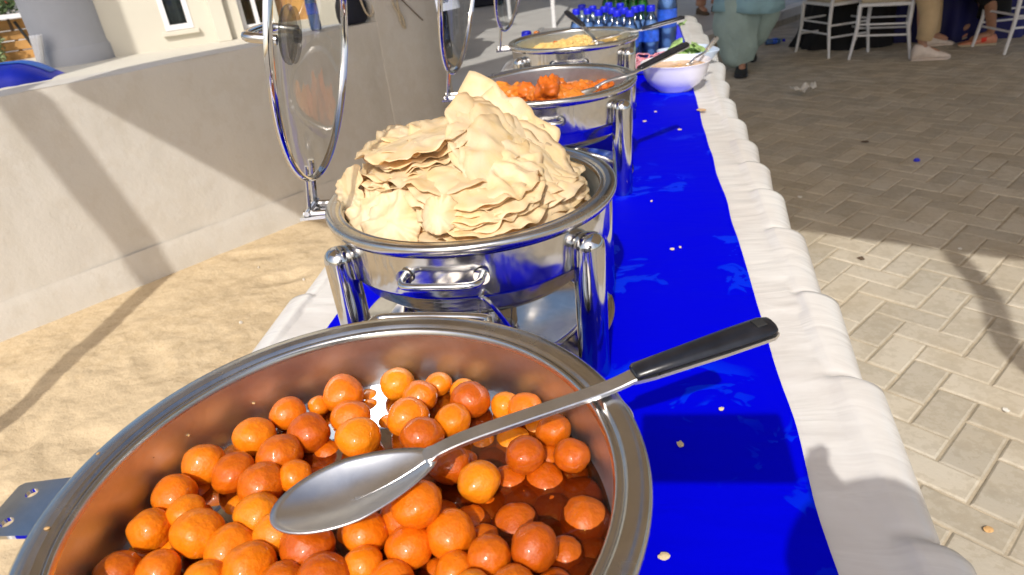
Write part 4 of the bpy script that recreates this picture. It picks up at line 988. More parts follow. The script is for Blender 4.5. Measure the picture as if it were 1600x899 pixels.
def sqplate(c, sx, sy, h, mat, name, label, rz=0):
    def ring(k, z): return [V((sx * k * (abs(cos(a)) ** .5) * (1 if cos(a) > 0 else -1), sy * k * (abs(sin(a)) ** .5) * (1 if sin(a) > 0 else -1), z)) for a in [2 * pi * i / 48 + .01 for i in range(48)]]
    m = MB().loft([ring(.55, 0), ring(.62, .003), ring(.85, h * .55), ring(1, h), ring(.985, h + .002), ring(.96, h), ring(.80, h * .55 + .003), ring(.58, .007)])
    return tag(m.obj(name, mat, None, c, rz, ang=50), label, 'plate')
sqplate((.185, 2.80, TZ), .11, .10, .055, 'plate_blue', 'salad_plate', 'pale blue square bowl of lettuce behind the sauce bowl', .3)
sqplate((.025, 2.72, TZ), .10, .10, .03, 'plate_blue', 'onion_plate', 'pale plate of pink onion slices between the chicken dish and the sauce bowl', .1)
def leafy(c, n, s, mat, name, label, cat, rad=.07, h=.03, group=None):
    for i in range(n):
        a = rc.uniform(0, 6.28); r = rad * sqrt(rc.random()); m = MB(); sd = rc.uniform(0, 50); tilt = rc.uniform(-.7, .7); t2 = rc.uniform(-.7, .7)
        def lf(u, v): x, y = (u - .5) * s * 2, (v - .5) * s * 1.5 * sin(pi * (.1 + .85 * u)); return (x, y, x * tilt + y * t2 + .012 * nz(x * 60, y * 60, sd))
        o = m.grid(10, 8, lf).obj(name, mat, None, (c[0] + r * cos(a), c[1] + r * sin(a), c[2] + rc.uniform(.2, 1) * h), rc.uniform(0, 6), ang=80)
        md = o.modifiers.new('s', 'SOLIDIFY'); md.thickness = .0012; tag(o, label, cat, group)
leafy((.185, 2.80, TZ + .035), 12, .035, 'lettuce', 'lettuce_leaf', 'curled green lettuce leaf in the pale blue bowl', 'lettuce leaf', .065, .035, 'lettuce leaves in the blue bowl')
for i in range(26):
    a = rc.uniform(0, 6.28); r = .072 * sqrt(rc.random()); R1 = rc.uniform(.014, .026)
    o = MB().tube([(R1 * cos(t), R1 * sin(t), .003 * sin(3 * t)) for t in [2 * pi * k / 20 for k in range(20)]], .0028, 6, True).obj('onion_ring', 'onion', None, (.025 + r * cos(a), 2.72 + r * sin(a), TZ + .02 + rc.uniform(0, .035)))
    o.rotation_euler = (rc.uniform(-.6, .6), rc.uniform(-.6, .6), 0); tag(o, 'pink sliced onion ring heaped on the plate behind the chicken dish', 'onion ring', 'pink onion rings on the plate')

# ================================================================== BOTTLES
def bottle(label, loc, h=.205, r=.031, body='bottle_clear', cap='blue_plastic', lab=True, group=None, empty=False, water=None):
    o = thing('water_bottle', label, 'bottle', loc, rc.uniform(0, 6), group)
    pr = [(0, .003), (r * .8, 0), (r * .97, .008), (r, .02), (r, h * .16), (r * .95, h * .2), (r, h * .24), (r, h * .32), (r * .985, h * .33), (r * .985, h * .56), (r, h * .57), (r * .93, h * .65), (r * .75, h * .74), (r * .48, h * .82), (r * .40, h * .85), (r * .42, h * .88), (r * .38, h * .885), (r * .38, h * .93)]
    MB().lathe(pr, 28).obj('shell', body, o)
    MB().lathe([(0, h * .03), (r * .9, h * .03), (r * .93, h * .15), (r * .93, h * .60), (r * .7, h * .72), (0, h * .74)], 20).obj('water', water or 'water_blue', o) if not empty else None
    if lab: MB().lathe([(r * 1.006, h * .335), (r * 1.006, h * .555)], 28).obj('label', 'label_blue', o)
    n = 30; cp = MB().lathe([(0, h), (r * .40, h), (r * .50, h * .985), (r * .52, h * .97), (r * .52, h * .89), (r * .44, h * .885)], n, wob=lambda a, z: 1 + .03 * (1 if int(a / (2 * pi) * n + .5) % 2 else -1)); cp.obj('cap', cap, o, ang=60)
    return o
MT['water_blue'] = simple('bottle_water', (.30, .46, .78), .3, 0, 8, .2, trans=.35); MT['green_drink'] = simple('green_drink', (.16, .42, .20), .3, 0, 8, .2, trans=.3)
caps = [(900, 18), (918, 17), (926, 13), (935, 19), (944, 14), (956, 16), (964, 20), (975, 16), (984, 20), (992, 14), (1001, 12), (1017, 12), (909, 11), (951, 8), (969, 9)]
caps.sort()
for i, (px, py) in enumerate(caps):
    c = at(px, py - 4, TZ + .212)
    pos = 'leftmost' if px < 905 else ('rightmost' if px > 1010 else ('left part' if px < 940 else 'middle' if px < 975 else 'right part'))
    bottle('small clear water bottle with bright blue cap, %s from the left of the cluster' % ['first', 'second', 'third', 'fourth', 'fifth', 'sixth', 'seventh', 'eighth', 'ninth', 'tenth', 'eleventh', 'twelfth', 'thirteenth', 'fourteenth', 'fifteenth'][i], (c.x, c.y, TZ), .212, .034 if i % 3 else .032, group='blue capped water bottles behind the rice dish')
c = at(1042, 86, TZ); bottle('tall clear water bottle with a blue label at the right end of the bottles', (c.x, c.y + .04, TZ), .33, .042)
c = at(822, 48, .985); bottle('water bottle with a blue cap standing alone behind the left rim of the rice dish', (max(-.53, c.x), c.y, TZ), .225, .034)
for i, px in enumerate((948, 962, 977, 990, 1004)):
    c = at(px, 6, .92); bottle('green drink bottle behind the blue capped ones, %s' % ['leftmost', 'second from left', 'middle', 'second from right', 'rightmost'][i], (c.x, c.y + .05, TZ), .235, .032, 'bottle_green', 'label_blue' if False else 'lettuce', False, 'green bottles behind the water bottles', water='green_drink')
c = at(1046, 84, TZ)
m = MB(); m.loft([[c + V(p) for p in r] for r in [[(-.01, .0, 0), (.075, -.01, 0), (.085, .06, 0), (0, .07, 0)], [(.0, .01, .05), (.055, .0, .055), (.06, .05, .06), (.005, .06, .055)], [(.015, .02, .10), (.035, .02, .115), (.04, .04, .115), (.02, .045, .105)]]])
tag(m.obj('plastic_packet', 'blue_plastic', ang=20), 'blue plastic packet leaning beside the tall bottle', 'packet')
leafy((c.x + .055, c.y + .02, TZ + .11), 3, .014, 'lettuce', 'herb_sprig', 'small green herb sprig on top of the blue packet', 'herb', .012, .01, 'herb leaves on the blue packet')
# on the wall: bottle, bag, ropes
c = at(506, 50, .93); bottle('clear blue labelled water bottle standing on the plastered wall top', (wall_pt(1.87, -.09, .935)), .24, .03)
bp = wall_pt(2.10, -.07, .932)
bag = thing('handbag', 'dark navy rounded bag with a pale strap leaning on the wall pier', 'bag', bp, atan2(WD.y, WD.x))
MB().loft([[V((.10 * k * cos(a), .045 * k * sin(a), z)) for a in [2 * pi * i / 28 for i in range(28)]] for z, k in ((0, .72), (.015, .92), (.05, 1.0), (.10, .97), (.14, .8), (.16, .45))]).obj('body', 'bag', bag)
MB().tube(smoothline([(.03, -.05, .20), (.035, -.052, .12), (.05, -.06, .05), (.075, -.062, .03), (.10, -.06, .06), (.105, -.052, .13), (.10, -.045, .22), (.06, -.03, .27), (.03, -.05, .20)], 6), .005, 8).obj('strap', 'rope', bag)
def wpx(px, py, off=.03): return onplane(px, py, W0 + WN * off, WN)
tag(MB().tube(smoothline([wpx(612, -60), wpx(613, 0), wpx(622, 20), wpx(627, 36), wpx(633, 44), wpx(630, 30), wpx(621, 6), wpx(618, -60)], 6), .0055, 8).obj('hanging_rope', 'rope'), 'tan rope hanging in a loop down the wall pier', 'rope')
tag(MB().tube(smoothline([wpx(618, -10, .025), wpx(640, 12, .025), wpx(661, 32, .025)], 4), .003, 6).obj('cable', 'bark'), 'thin dark cable running down to the pier corner', 'cable')

# ================================================================== CRUMBS AND LITTER
def flake(name, c, r, mat, label, cat, th=.0015, amp=.003, group=None):
    sd = rc.uniform(0, 99); n = 14; ring = lambda z, k: [V((r * k * (1 + .35 * noise.noise(V((cos(a) * 1.7, sin(a) * 1.7, sd)))) * cos(a), r * k * (1 + .35 * noise.noise(V((cos(a) * 1.7, sin(a) * 1.7, sd)))) * sin(a) * .75, z + amp * noise.noise(V((cos(a) * 2 * k, sin(a) * 2, sd))))) for a in [2 * pi * i / n for i in range(n)]]
    o = MB().loft([ring(0, .96), ring(th, 1), ring(th * 1.6, .55)]).obj(name, mat, None, tuple(c), rc.uniform(0, 6)); return tag(o, label, cat, group)
for px, py, r, lab in [(1063, 695, .005, 'papad crumb on the blue runner right of the large spoon'), (1127, 640, .0035, 'tiny brownish crumb on the runner below the spoon grip'), (1038, 870, .006, 'largest papad crumb at the bottom of the runner'), (1050, 390, .004, 'pale crumb on the runner right of the papad dish'), (1007, 190, .006, 'pale crumb near the foot of the chicken dish'), (1062, 203, .006, 'pale crumb on the runner in front of the sauce bowl'), (1063, 387, .003, 'smaller crumb beside the pale crumb right of the papad dish'), (1018, 315, .003, 'tiny white crumb on the runner behind the papad dish'), (1024, 175, .005, 'crumb between the chicken dish and the sauce bowl')]:
    flake('crumb', at(px, py, .7598), r, 'papad', lab, 'crumb', amp=.001)
flake('chutney_spot', at(1096, 172, .7600), .018, 'sauce', 'orange brown food stain on the white cloth below the sauce bowl', 'stain', .0006, .0004)
c = at(1253, 146, .01)
def nap(u, v): x, y = (u - .5) * .17, (v - .5) * .10; return (x, y, .014 + .06 * abs(nz(x * 16, y * 20, 4)) + .06 * abs(u - .5))
o = MB().grid(24, 14, nap).obj('crumpled_tissue', 'paper', None, tuple(c), .1); o.modifiers.new('s', 'SOLIDIFY').thickness = .002; tag(o, 'crumpled white tissue lying on the shaded paving', 'tissue')
flake('dry_leaf', at(1345, 404, .004), .017, 'bark', 'dark dry leaf on the sunlit pavers near the shade edge', 'leaf', .002, .006)
flake('dry_leaf', at(1352, 222, .004), .022, 'bark', 'dark speck of leaf on the shaded paving below the white tissue', 'leaf', .002, .006)
flake('bottle_cap', at(1432, 252, .004), .014, 'blue_plastic', 'small blue bottle cap on the shaded paving', 'bottle cap', .010, .0)
flake('paper_scrap', at(1250, 308, .004), .014, 'paper', 'little white paper scrap on the shaded pavers beside the tablecloth', 'paper scrap')
flake('paper_scrap', at(1500, 389, .004), .010, 'paper', 'little white paper scrap at the edge of the shade on the right', 'paper scrap')
flake('paper_scrap', at(1572, 641, .004), .010, 'paper', 'white fleck on the sunlit pavers at the right edge', 'paper scrap')
flake('dry_leaf', at(1545, 828, .004), .012, 'sauce', 'yellowish flattened scrap in a paver joint, bottom right', 'leaf')
bo = bottle('empty water bottle with a blue cap lying on the paving behind the standing man', tuple(at(1196, 66, .032)), .2, .03); bo.rotation_euler = (R(90), 0, R(100))
for i in range(9):
    x, y = rc.uniform(-2.2, -.7), rc.uniform(.9, 2.8); 
    flake('pebble', (x, y, sandz(x, y)), rc.uniform(.003, .007), 'wall', 'small stone lying on the sand between wall and table', 'pebble', .006, .002, 'small stones on the sand')

# ================================================================== CHAIRS
def chair(label, loc, rz):
    o = thing('banquet_chair', label, 'chair', loc, rz, 'white banquet chairs on the paving')
    w, dp, sh = .20, .195, .445
    for sx in (-1, 1):
        MB().tube([(sx * (w + .01), -dp - .03, 0), (sx * w, -dp, .25), (sx * w, -dp, sh)], [.012, .0155, .0165], 12).obj('leg', 'white_paint', o)
        MB().tube([(sx * (w + .005), dp + .05, 0), (sx * w, dp, .25), (sx * w, dp, sh), (sx * w, dp + .07, .92)], [.012, .0155, .0165, .014], 12).obj('leg', 'white_paint', o)
        MB().tube([(sx * w, -dp, .20), (sx * w, dp + .01, .20)], .009, 8).obj('stretcher', 'white_paint', o)
        MB().tube([(sx * w, -dp, .29), (sx * w, dp, .29)], .008, 8).obj('stretcher', 'white_paint', o)
    for yy, zz in ((-dp, .17), (-dp, .30), (dp + .01, .17), (dp, .27)): MB().tube([(-w, yy, zz), (w, yy, zz)], .0095, 8).obj('stretcher', 'white_paint', o)
    MB().box((0, 0, sh), (2 * w + .02, 2 * dp + .02, .028)).obj('seat', 'white_paint', o, bevel=.006)
    MB().box((0, 0, sh + .034), (2 * w - .01, 2 * dp - .01, .038)).obj('cushion', 'cushion_beige', o, bevel=.014)
    for zz in (.60, .68, .90): MB().tube([(-w, dp + .07 * (zz - sh) / .475, zz), (w, dp + .07 * (zz - sh) / .475, zz)], .011, 8).obj('back_rail', 'white_paint', o)
    for k in range(5): MB().tube([(-.12 + .06 * k, dp + .035, .68), (-.12 + .06 * k, dp + .067, .90)], .007, 6).obj('spindle', 'white_paint', o)
    return o
chair('white banquet chair in front of the black gown, left of the other near chair', (1.765, 6.90, 0), R(24 + 180))
ch2 = chair('white banquet chair carrying the person in beige trousers', (2.09, 6.60, 0), R(-17 - 90 + 180 + 180))
chair('white banquet chair at the right edge, beside the coral shoes', (3.13, 6.50, 0), R(100 + 180 + 0))
chair('white banquet chair hidden under the person in the black gown', (2.1, 7.45, 0), R(200))
# round guest table
tg = thing('guest_table', 'round guest table draped to the ground in dark navy cloth', 'table', (3.0, 7.85, 0))
MB().lathe([(0, .72), (.82, .72), (.82, .74), (0, .74)], 40).obj('tabletop', 'white_paint', tg)
MB().tube([(0, 0, 0), (0, 0, .72)], .04, 12).obj('leg', 'steel', tg)
MB().lathe([(0, .748), (.8, .748), (.84, .74), (.86, .70), (.9, .4), (.93, .15), (.95, .0)], 220, wob=lambda a, z: 1 + (.035 * sin(a * 24 + 1.2 * sin(a * 7)) * max(0, (.74 - z) / .74))).obj('drape', 'navy_cloth', tg, ang=80)

# ================================================================== PEOPLE
def skinbody(parent, J, E, name='body', mat='skin'):
    names = list(J); me = bpy.data.meshes.new(name); me.from_pydata([J[n][0] for n in names], [(names.index(a), names.index(b)) for a, b in E], [])
    o = bpy.data.objects.new(name, me); COL.objects.link(o); o.parent = parent
    me.materials.append(MT[mat])
    o.modifiers.new('skin', 'SKIN')
    if not me.skin_vertices: bpy.context.view_layer.objects.active = o
    sv = me.skin_vertices[0].data
    for i, n in enumerate(names): r = J[n][1]; sv[i].radius = (r, r) if not isinstance(r, tuple) else r; sv[i].use_root = (i == 0)
    ss = o.modifiers.new('sub', 'SUBSURF'); ss.levels = 1; ss.render_levels = 2
    return o
def human(label, loc, rz, J, group=None, hair=True):
    p = thing('person', label, 'person', loc, rz, group)
    E = [('pelvis', 'spine'), ('spine', 'chest'), ('chest', 'neck'), ('neck', 'jaw'), ('jaw', 'skull')]
    JJ = dict(pelvis=(J['pelvis'], .12)); sp = J['spine']; JJ['spine'] = (sp, .11); JJ['chest'] = (J['chest'], .135); JJ['neck'] = (J['neck'], .05); JJ['jaw'] = (J['jaw'], .068); JJ['skull'] = (J['skull'], .088)
    for s in 'lr':
        for a, b, r in (('hip', 'pelvis', .085), ('knee', 'hip', .058), ('ankle', 'knee', .036), ('toe', 'ankle', .03), ('shoulder', 'chest', .055), ('elbow', 'shoulder', .040), ('wrist', 'elbow', .026), ('palm', 'wrist', .030)):
            JJ[a + s] = (J[a + s], r); E.append((b + ('' if b in ('pelvis', 'chest') else s), a + s))
        w_, pm = V(J['wrist' + s]), V(J['palm' + s]); d = (pm - w_).normalized(); sd = d.cross(V(J.get('hn' + s, (1, 0, 0)))).normalized(); nn = sd.cross(d)
        for k in range(4):
            a_ = pm + sd * (.024 - .016 * k) + d * .03; L_ = (.036, .042, .039, .030)[k]
            JJ['fa%d%s' % (k, s)] = (tuple(a_), .0095); JJ['fb%d%s' % (k, s)] = (tuple(a_ + d * L_ * .8 + nn * .010), .0085); JJ['fc%d%s' % (k, s)] = (tuple(a_ + d * L_ * 1.35 + nn * .028), .0075)
            E += [('palm' + s, 'fa%d%s' % (k, s)), ('fa%d%s' % (k, s), 'fb%d%s' % (k, s)), ('fb%d%s' % (k, s), 'fc%d%s' % (k, s))]
        ta = w_.lerp(pm, .5) + sd * .032; JJ['ta' + s] = (tuple(ta), .011); JJ['tb' + s] = (tuple(ta + sd * .018 + d * .03 + nn * .01), .0095)
        E += [('palm' + s, 'ta' + s), ('ta' + s, 'tb' + s)]
    b = skinbody(p, JJ, E)
    sk_, jw = V(J['skull']), V(J['jaw']); f = V(J.get('face', (0, -1, 0))).normalized(); sd = f.cross(V((0, 0, 1)))
    hm = MB()
    hr = MB().loft([[sk_ + V((0, 0, z)) - f * .012 + (sd * cos(a) * .098 + f * sin(a) * .108) * k for a in [2 * pi * i / 24 for i in range(24)]] for z, k in ((-.03, .98), (.02, 1.04), (.06, .9), (.085, .6), (.097, .2))]).obj('hair', 'hair', p)
    MB().lathe([(0, .012), (.009, .006), (.014, -.012), (0, -.02)], 10, tuple(jw + f * .085 + V((0, 0, .035)))).obj('nose', 'skin', p)
    ey = MB(); [ey.lathe([(0, .007), (.012, 0), (0, -.007)], 12, tuple(sk_ + f * .082 + sd * .034 * q - V((0, 0, .022)))) for q in (-1, 1)]; ey.obj('eyes', 'shirt_white', p)
    mo = MB(); mo.tube([jw + f * .072 + sd * .024, jw + f * .078, jw + f * .072 - sd * .024], .006, 8); mo.obj('mouth', 'skin', p)
    ea = MB(); [ea.lathe([(0, .03), (.012, .02), (.010, -.02), (0, -.03)], 10, tuple(sk_ + sd * .088 * q - V((0, 0, .03)))) for q in (-1, 1)]; ea.obj('ears', 'skin', p)
    return p
def leg_cloth(p, pts, rads, mat, name='trousers', fold=.05, cuff=.0, sq=1.0):
    pts = smoothline(pts, 8); N = len(pts); rs = []
    m = len(rads) - 1
    for i in range(N):
        q = i / (N - 1) * m; a = min(int(q), m - 1); rs.append(lerp(rads[a], rads[a + 1], q - a))
    rings = []
    u = None
    for i, c in enumerate(pts):
        t = (pts[min(i + 1, N - 1)] - pts[max(i - 1, 0)]).normalized(); 
        if u is None: u = t.cross(V((0, 1, 0))); u = u.normalized() if u.length > .1 else V((1, 0, 0))
        u = (u - t * u.dot(t)).normalized(); v = t.cross(u); q = i / (N - 1)
        rings.append([c + (u * cos(a) + v * sin(a) * sq) * rs[i] * (1 + fold * noise.noise(V((cos(a) * 1.6 + c.x * 3, sin(a) * 1.6, q * 5))) * 1.6 + fold * .6 * sin(a * 3 + q * 7)) for a in [2 * pi * k / 28 for k in range(28)]])
    return MB().loft(rings, cap=False).obj(name, mat, p, ang=80)
def shoe(p, heel, toe, mat, sole='shoe_white', w=.042, h=.07, strap=None, name='shoe'):
    heel, toe = V(heel), V(toe); d = (toe - heel); L_ = d.length; d.normalize(); s = V((d.y, -d.x, 0)).normalized(); up = s.cross(d) * 1
    if up.z < 0: up = -up
    def ring(q, hw, z0, z1): return [heel + d * (L_ * q) + s * (hw * cos(a)) * (abs(cos(a)) ** -.25 if abs(cos(a)) > .05 else 1) * .9 + up * (lerp(z0, z1, .5) + (z1 - z0) / 2 * sin(a)) for a in [2 * pi * k / 20 for k in range(20)]]
    q = [(0, .55, .012, h * .75), (.05, .78, .012, h * 1.05), (.2, .85, .012, h * 1.1), (.38, .85, .012, h * .95), (.55, .98, .012, h * .7), (.75, 1.05, .012, h * .52), (.9, .85, .012, h * .40), (1, .35, .014, h * .25)]
    u_ = MB().loft([ring(a, b * w, c, e) for a, b, c, e in q]).obj(name, mat, p, ang=70)
    MB().loft([ring(a, b * w * 1.08, -.003 + (.008 if a > .95 else 0), .020) for a, b, c, e in q]).obj('sole', sole, u_, ang=50)
    if strap: MB().loft([ring(.30, .9 * w, .02, h * 1.03), ring(.44, .98 * w, .02, h * .90), ]).obj('strap', strap, u_)
    lc = MB()
    for k in range(4): c = heel + d * L_ * (.36 + .08 * k) + up * (h * (1.0 - .13 * k)); lc.tube([c - s * .018, c + up * .003, c + s * .018], .0028, 6)
    lc.obj('laces', sole, u_) if not strap else None
    return u_
# standing man in teal kurta, seen to the thigh; local +y is away from camera
ft = at(1162, 116, 0)
J = dict(pelvis=(0, .25, .93), spine=(0, .25, 1.10), chest=(0, .23, 1.32), neck=(0, .22, 1.50), jaw=(0, .20, 1.58), skull=(0, .22, 1.68), hipl=(-.09, .25, .88), hipr=(.09, .25, .88),
         kneel=(-.08, .12, .50), kneer=(.12, .42, .50), anklel=(-.02, .06, .09), ankler=(.07, .60, .16), toel=(-.02, -.08, .04), toer=(.08, .50, .03),
         shoulderl=(-.19, .24, 1.40), shoulderr=(.19, .24, 1.40), elbowl=(-.26, .20, 1.12), elbowr=(.26, .30, 1.12), wristl=(-.24, .08, .88), wristr=(.25, .34, .86), palml=(-.23, .05, .80), palmr=(.25, .33, .78), face=(0, -1, 0))
man = human('man walking in a pale teal tunic, baggy trousers and black shoes', (ft.x, ft.y, 0), R(-6), J)
leg_cloth(man, [(-.08, .25, .92), (-.08, .22, .7), (-.07, .14, .40), (-.05, .09, .18), (-.015, .07, .07)], [.17, .19, .19, .16, .09], 'trouser_teal', fold=.10)
leg_cloth(man, [(.09, .26, .92), (.10, .32, .7), (.10, .42, .42), (.07, .54, .24), (.06, .60, .15)], [.16, .17, .17, .14, .08], 'trouser_teal', fold=.10)
MB().loft([[V((k * .27 * cos(a) * (1 + .05 * sin(a * 5 + z * 4)), .24 + k * .28 * sin(a) * (1 + .05 * sin(a * 7)), z + .02 * sin(a * 2))) for a in [2 * pi * i / 56 for i in range(56)]] for z, k in ((.50, 1.10), (.56, 1.06), (.75, .95), (.95, .86), (1.15, .78), (1.35, .84), (1.42, .62), (1.47, .32))], cap=False).obj('kurta', 'teal_cotton', man, ang=80).modifiers.new('s', 'SOLIDIFY').thickness = .004
for s, q in (('l', -1), ('r', 1)): leg_cloth(man, [J['shoulder' + s], J['elbow' + s], J['wrist' + s]], [.075, .065, .055], 'teal_cotton', 'sleeve')
shoe(man, (-.015, .14, 0), (-.03, -.19, 0), 'shoe_black', 'shoe_black', .060, .095); shoe(man, (.07, .66, .09), (.09, .47, .0), 'shoe_black', 'shoe_black', .045, .07)

# seated person in beige trousers with white sneakers, on the near chair
S2 = V((2.09, 6.60, 0)); fb = at(1443, 95, 0); dxy = fb - S2
J = dict(pelvis=(-.02, 0, .56), spine=(-.04, 0, .72), chest=(-.02, 0, .94), neck=(0, 0, 1.12), jaw=(.02, 0, 1.20), skull=(.02, 0, 1.30), hipl=(0, -.09, .55), hipr=(0, .10, .55),
         kneel=(dxy.x - .05, dxy.y + .10, .50), kneer=(.42, .22, .53), anklel=(dxy.x - .02, dxy.y + .02, .10), ankler=(.50, .24, .10), toel=(dxy.x + .12, dxy.y, .04), toer=(.64, .24, .04),
         shoulderl=(-.02, -.18, 1.02), shoulderr=(-.02, .18, 1.02), elbowl=(.12, -.22, .78), elbowr=(.12, .24, .78), wristl=(.32, -.16, .70), wristr=(.32, .18, .70), palml=(.39, -.14, .67), palmr=(.39, .16, .67), face=(1, 0, 0), hnl=(0, 0, 1), hnr=(0, 0, 1))
ps = human('seated person in beige trousers and white sneakers on the near white chair', tuple(S2), 0, J)
leg_cloth(ps, [(-.06, -.08, .57), (.10, -.10, .58), (J['kneel'][0] - .01, J['kneel'][1] - .02, .53), (J['kneel'][0] + .04, J['kneel'][1] - .03, .38), (J['anklel'][0] + .01, J['anklel'][1], .23), (J['anklel'][0], J['anklel'][1], .165)], [.12, .105, .085, .078, .066, .058], 'beige_cotton', fold=.05)
leg_cloth(ps, [(-.06, .10, .57), (.2, .18, .57), (.42, .22, .53), (.46, .23, .38), (.50, .24, .115)], [.12, .10, .085, .072, .058], 'beige_cotton', fold=.05)
MB().loft([[V((-.03 + .135 * k * cos(a), .2 * k * sin(a), z)) for a in [2 * pi * i / 32 for i in range(32)]] for z, k in ((.50, 1.1), (.62, 1.05), (.8, .98), (1.0, 1.0), (1.06, .75), (1.1, .4))], cap=False).obj('shirt', 'beige_cotton', ps)
for s in 'lr': leg_cloth(ps, [J['shoulder' + s], J['elbow' + s], J['wrist' + s]], [.07, .058, .045], 'beige_cotton', 'sleeve')
shoe(ps, (J['anklel'][0] - .07, J['anklel'][1] + .01, 0), (J['anklel'][0] + .22, J['anklel'][1] - .01, 0), 'shoe_white', 'shoe_white', .062, .125); shoe(ps, (.44, .24, 0), (.70, .24, 0), 'shoe_white', 'shoe_white', .045, .08)

# seated person in black gown behind the chairs
J = dict(pelvis=(0, .1, .56), spine=(0, .1, .72), chest=(0, .08, .94), neck=(0, .08, 1.12), jaw=(0, .08, 1.20), skull=(0, .09, 1.30), hipl=(-.1, .1, .55), hipr=(.1, .1, .55), kneel=(-.12, -.18, .52), kneer=(.12, -.18, .52), anklel=(-.12, -.2, .12), ankler=(.12, -.2, .12), toel=(-.12, -.3, .04), toer=(.12, -.3, .04),
         shoulderl=(-.18, .1, 1.02), shoulderr=(.18, .1, 1.02), elbowl=(-.24, 0, .8), elbowr=(.24, 0, .8), wristl=(-.1, -.14, .68), wristr=(.1, -.14, .68), palml=(-.04, -.18, .66), palmr=(.04, -.18, .66))
pg = human('person in a long black gown seated behind the two white chairs', (2.0, 7.45, 0), R(8), J)
def gown(a, z, k, dy):
    ex = 1 + (.10 * sin(a * 9 + z * 3) + .06 * sin(a * 17)) * max(0, (.7 - z))
    return V((.44 * k * cos(a) * ex, dy + .36 * k * sin(a) * ex, z))
MB().loft([[gown(2 * pi * i / 90, z, k, dy) for i in range(90)] for z, k, dy in ((.0, 1.15, -.12), (.12, 1.03, -.12), (.35, .92, -.10), (.55, .85, -.08), (.64, .62, .0), (.75, .48, .06), (.95, .50, .08), (1.05, .44, .08), (1.12, .2, .08))], cap=False).obj('gown', 'black_cloth', pg, ang=80)
for s in 'lr': leg_cloth(pg, [J['shoulder' + s], J['elbow' + s], J['wrist' + s]], [.08, .085, .08], 'black_cloth', 'sleeve')
MB().loft([[V((.125 * k * cos(a), .09 + .02 * (1 - k) + .13 * k * sin(a), z)) for a in [2 * pi * i / 32 for i in range(32)]] for z, k in ((1.02, 1.5), (1.12, 1.05), (1.25, 1.0), (1.36, .95), (1.42, .6), (1.435, .2))], cap=False).obj('headscarf', 'black_cloth', pg)

# seated person in black trousers with coral shoes at the right edge
S3 = V((3.13, 6.50, 0)); f1 = at(1500, 73, 0) - S3; 
J = dict(pelvis=(.02, 0, .56), spine=(.04, 0, .72), chest=(.02, 0, .94), neck=(0, 0, 1.12), jaw=(-.02, 0, 1.20), skull=(-.02, 0, 1.30), hipl=(0, -.09, .55), hipr=(0, .10, .55),
         kneel=(-.30, .02, .55), kneer=(-.28, .24, .56), anklel=(f1.x + .22, f1.y - .02, .10), ankler=(f1.x + .26, f1.y + .26, .20), toel=(f1.x + .06, f1.y, .04), toer=(f1.x + .08, f1.y + .24, .10),
         shoulderl=(0, -.18, 1.02), shoulderr=(0, .18, 1.02), elbowl=(-.10, -.22, .80), elbowr=(-.10, .24, .80), wristl=(-.30, -.14, .72), wristr=(-.30, .18, .72), palml=(-.37, -.12, .69), palmr=(-.37, .16, .69), face=(-1, 0, 0), hnl=(0, 0, 1), hnr=(0, 0, 1))
pc = human('seated person in black clothes wearing coral shoes with red straps, at the right edge', tuple(S3), 0, J)
leg_cloth(pc, [(.06, -.09, .57), (-.14, -.04, .58), (-.30, .02, .54), (f1.x + .20, f1.y, .36), (f1.x + .21, f1.y - .02, .24)], [.13, .12, .11, .12, .12], 'black_cloth', fold=.08)
leg_cloth(pc, [(.06, .10, .57), (-.12, .18, .58), (-.28, .24, .55), (f1.x + .25, f1.y + .24, .40), (f1.x + .26, f1.y + .26, .32)], [.13, .12, .11, .12, .12], 'black_cloth', fold=.08)
MB().loft([[V((.02 + .15 * k * cos(a), .21 * k * sin(a), z)) for a in [2 * pi * i / 32 for i in range(32)]] for z, k in ((.45, 1.3), (.62, 1.05), (.8, .98), (1.0, 1.0), (1.06, .75), (1.1, .4))], cap=False).obj('shirt', 'black_cloth', pc)
for s in 'lr': leg_cloth(pc, [J['shoulder' + s], J['elbow' + s], J['wrist' + s]], [.07, .058, .045], 'black_cloth', 'sleeve')
shoe(pc, (f1.x + .27, f1.y - .02, .0), (f1.x - .02, f1.y, 0), 'shoe_pink', 'cushion_beige', .045, .085, 'red_strap'); shoe(pc, (f1.x + .31, f1.y + .27, .10), (f1.x + .06, f1.y + .25, .0), 'shoe_pink', 'cushion_beige', .045, .085, 'red_strap')

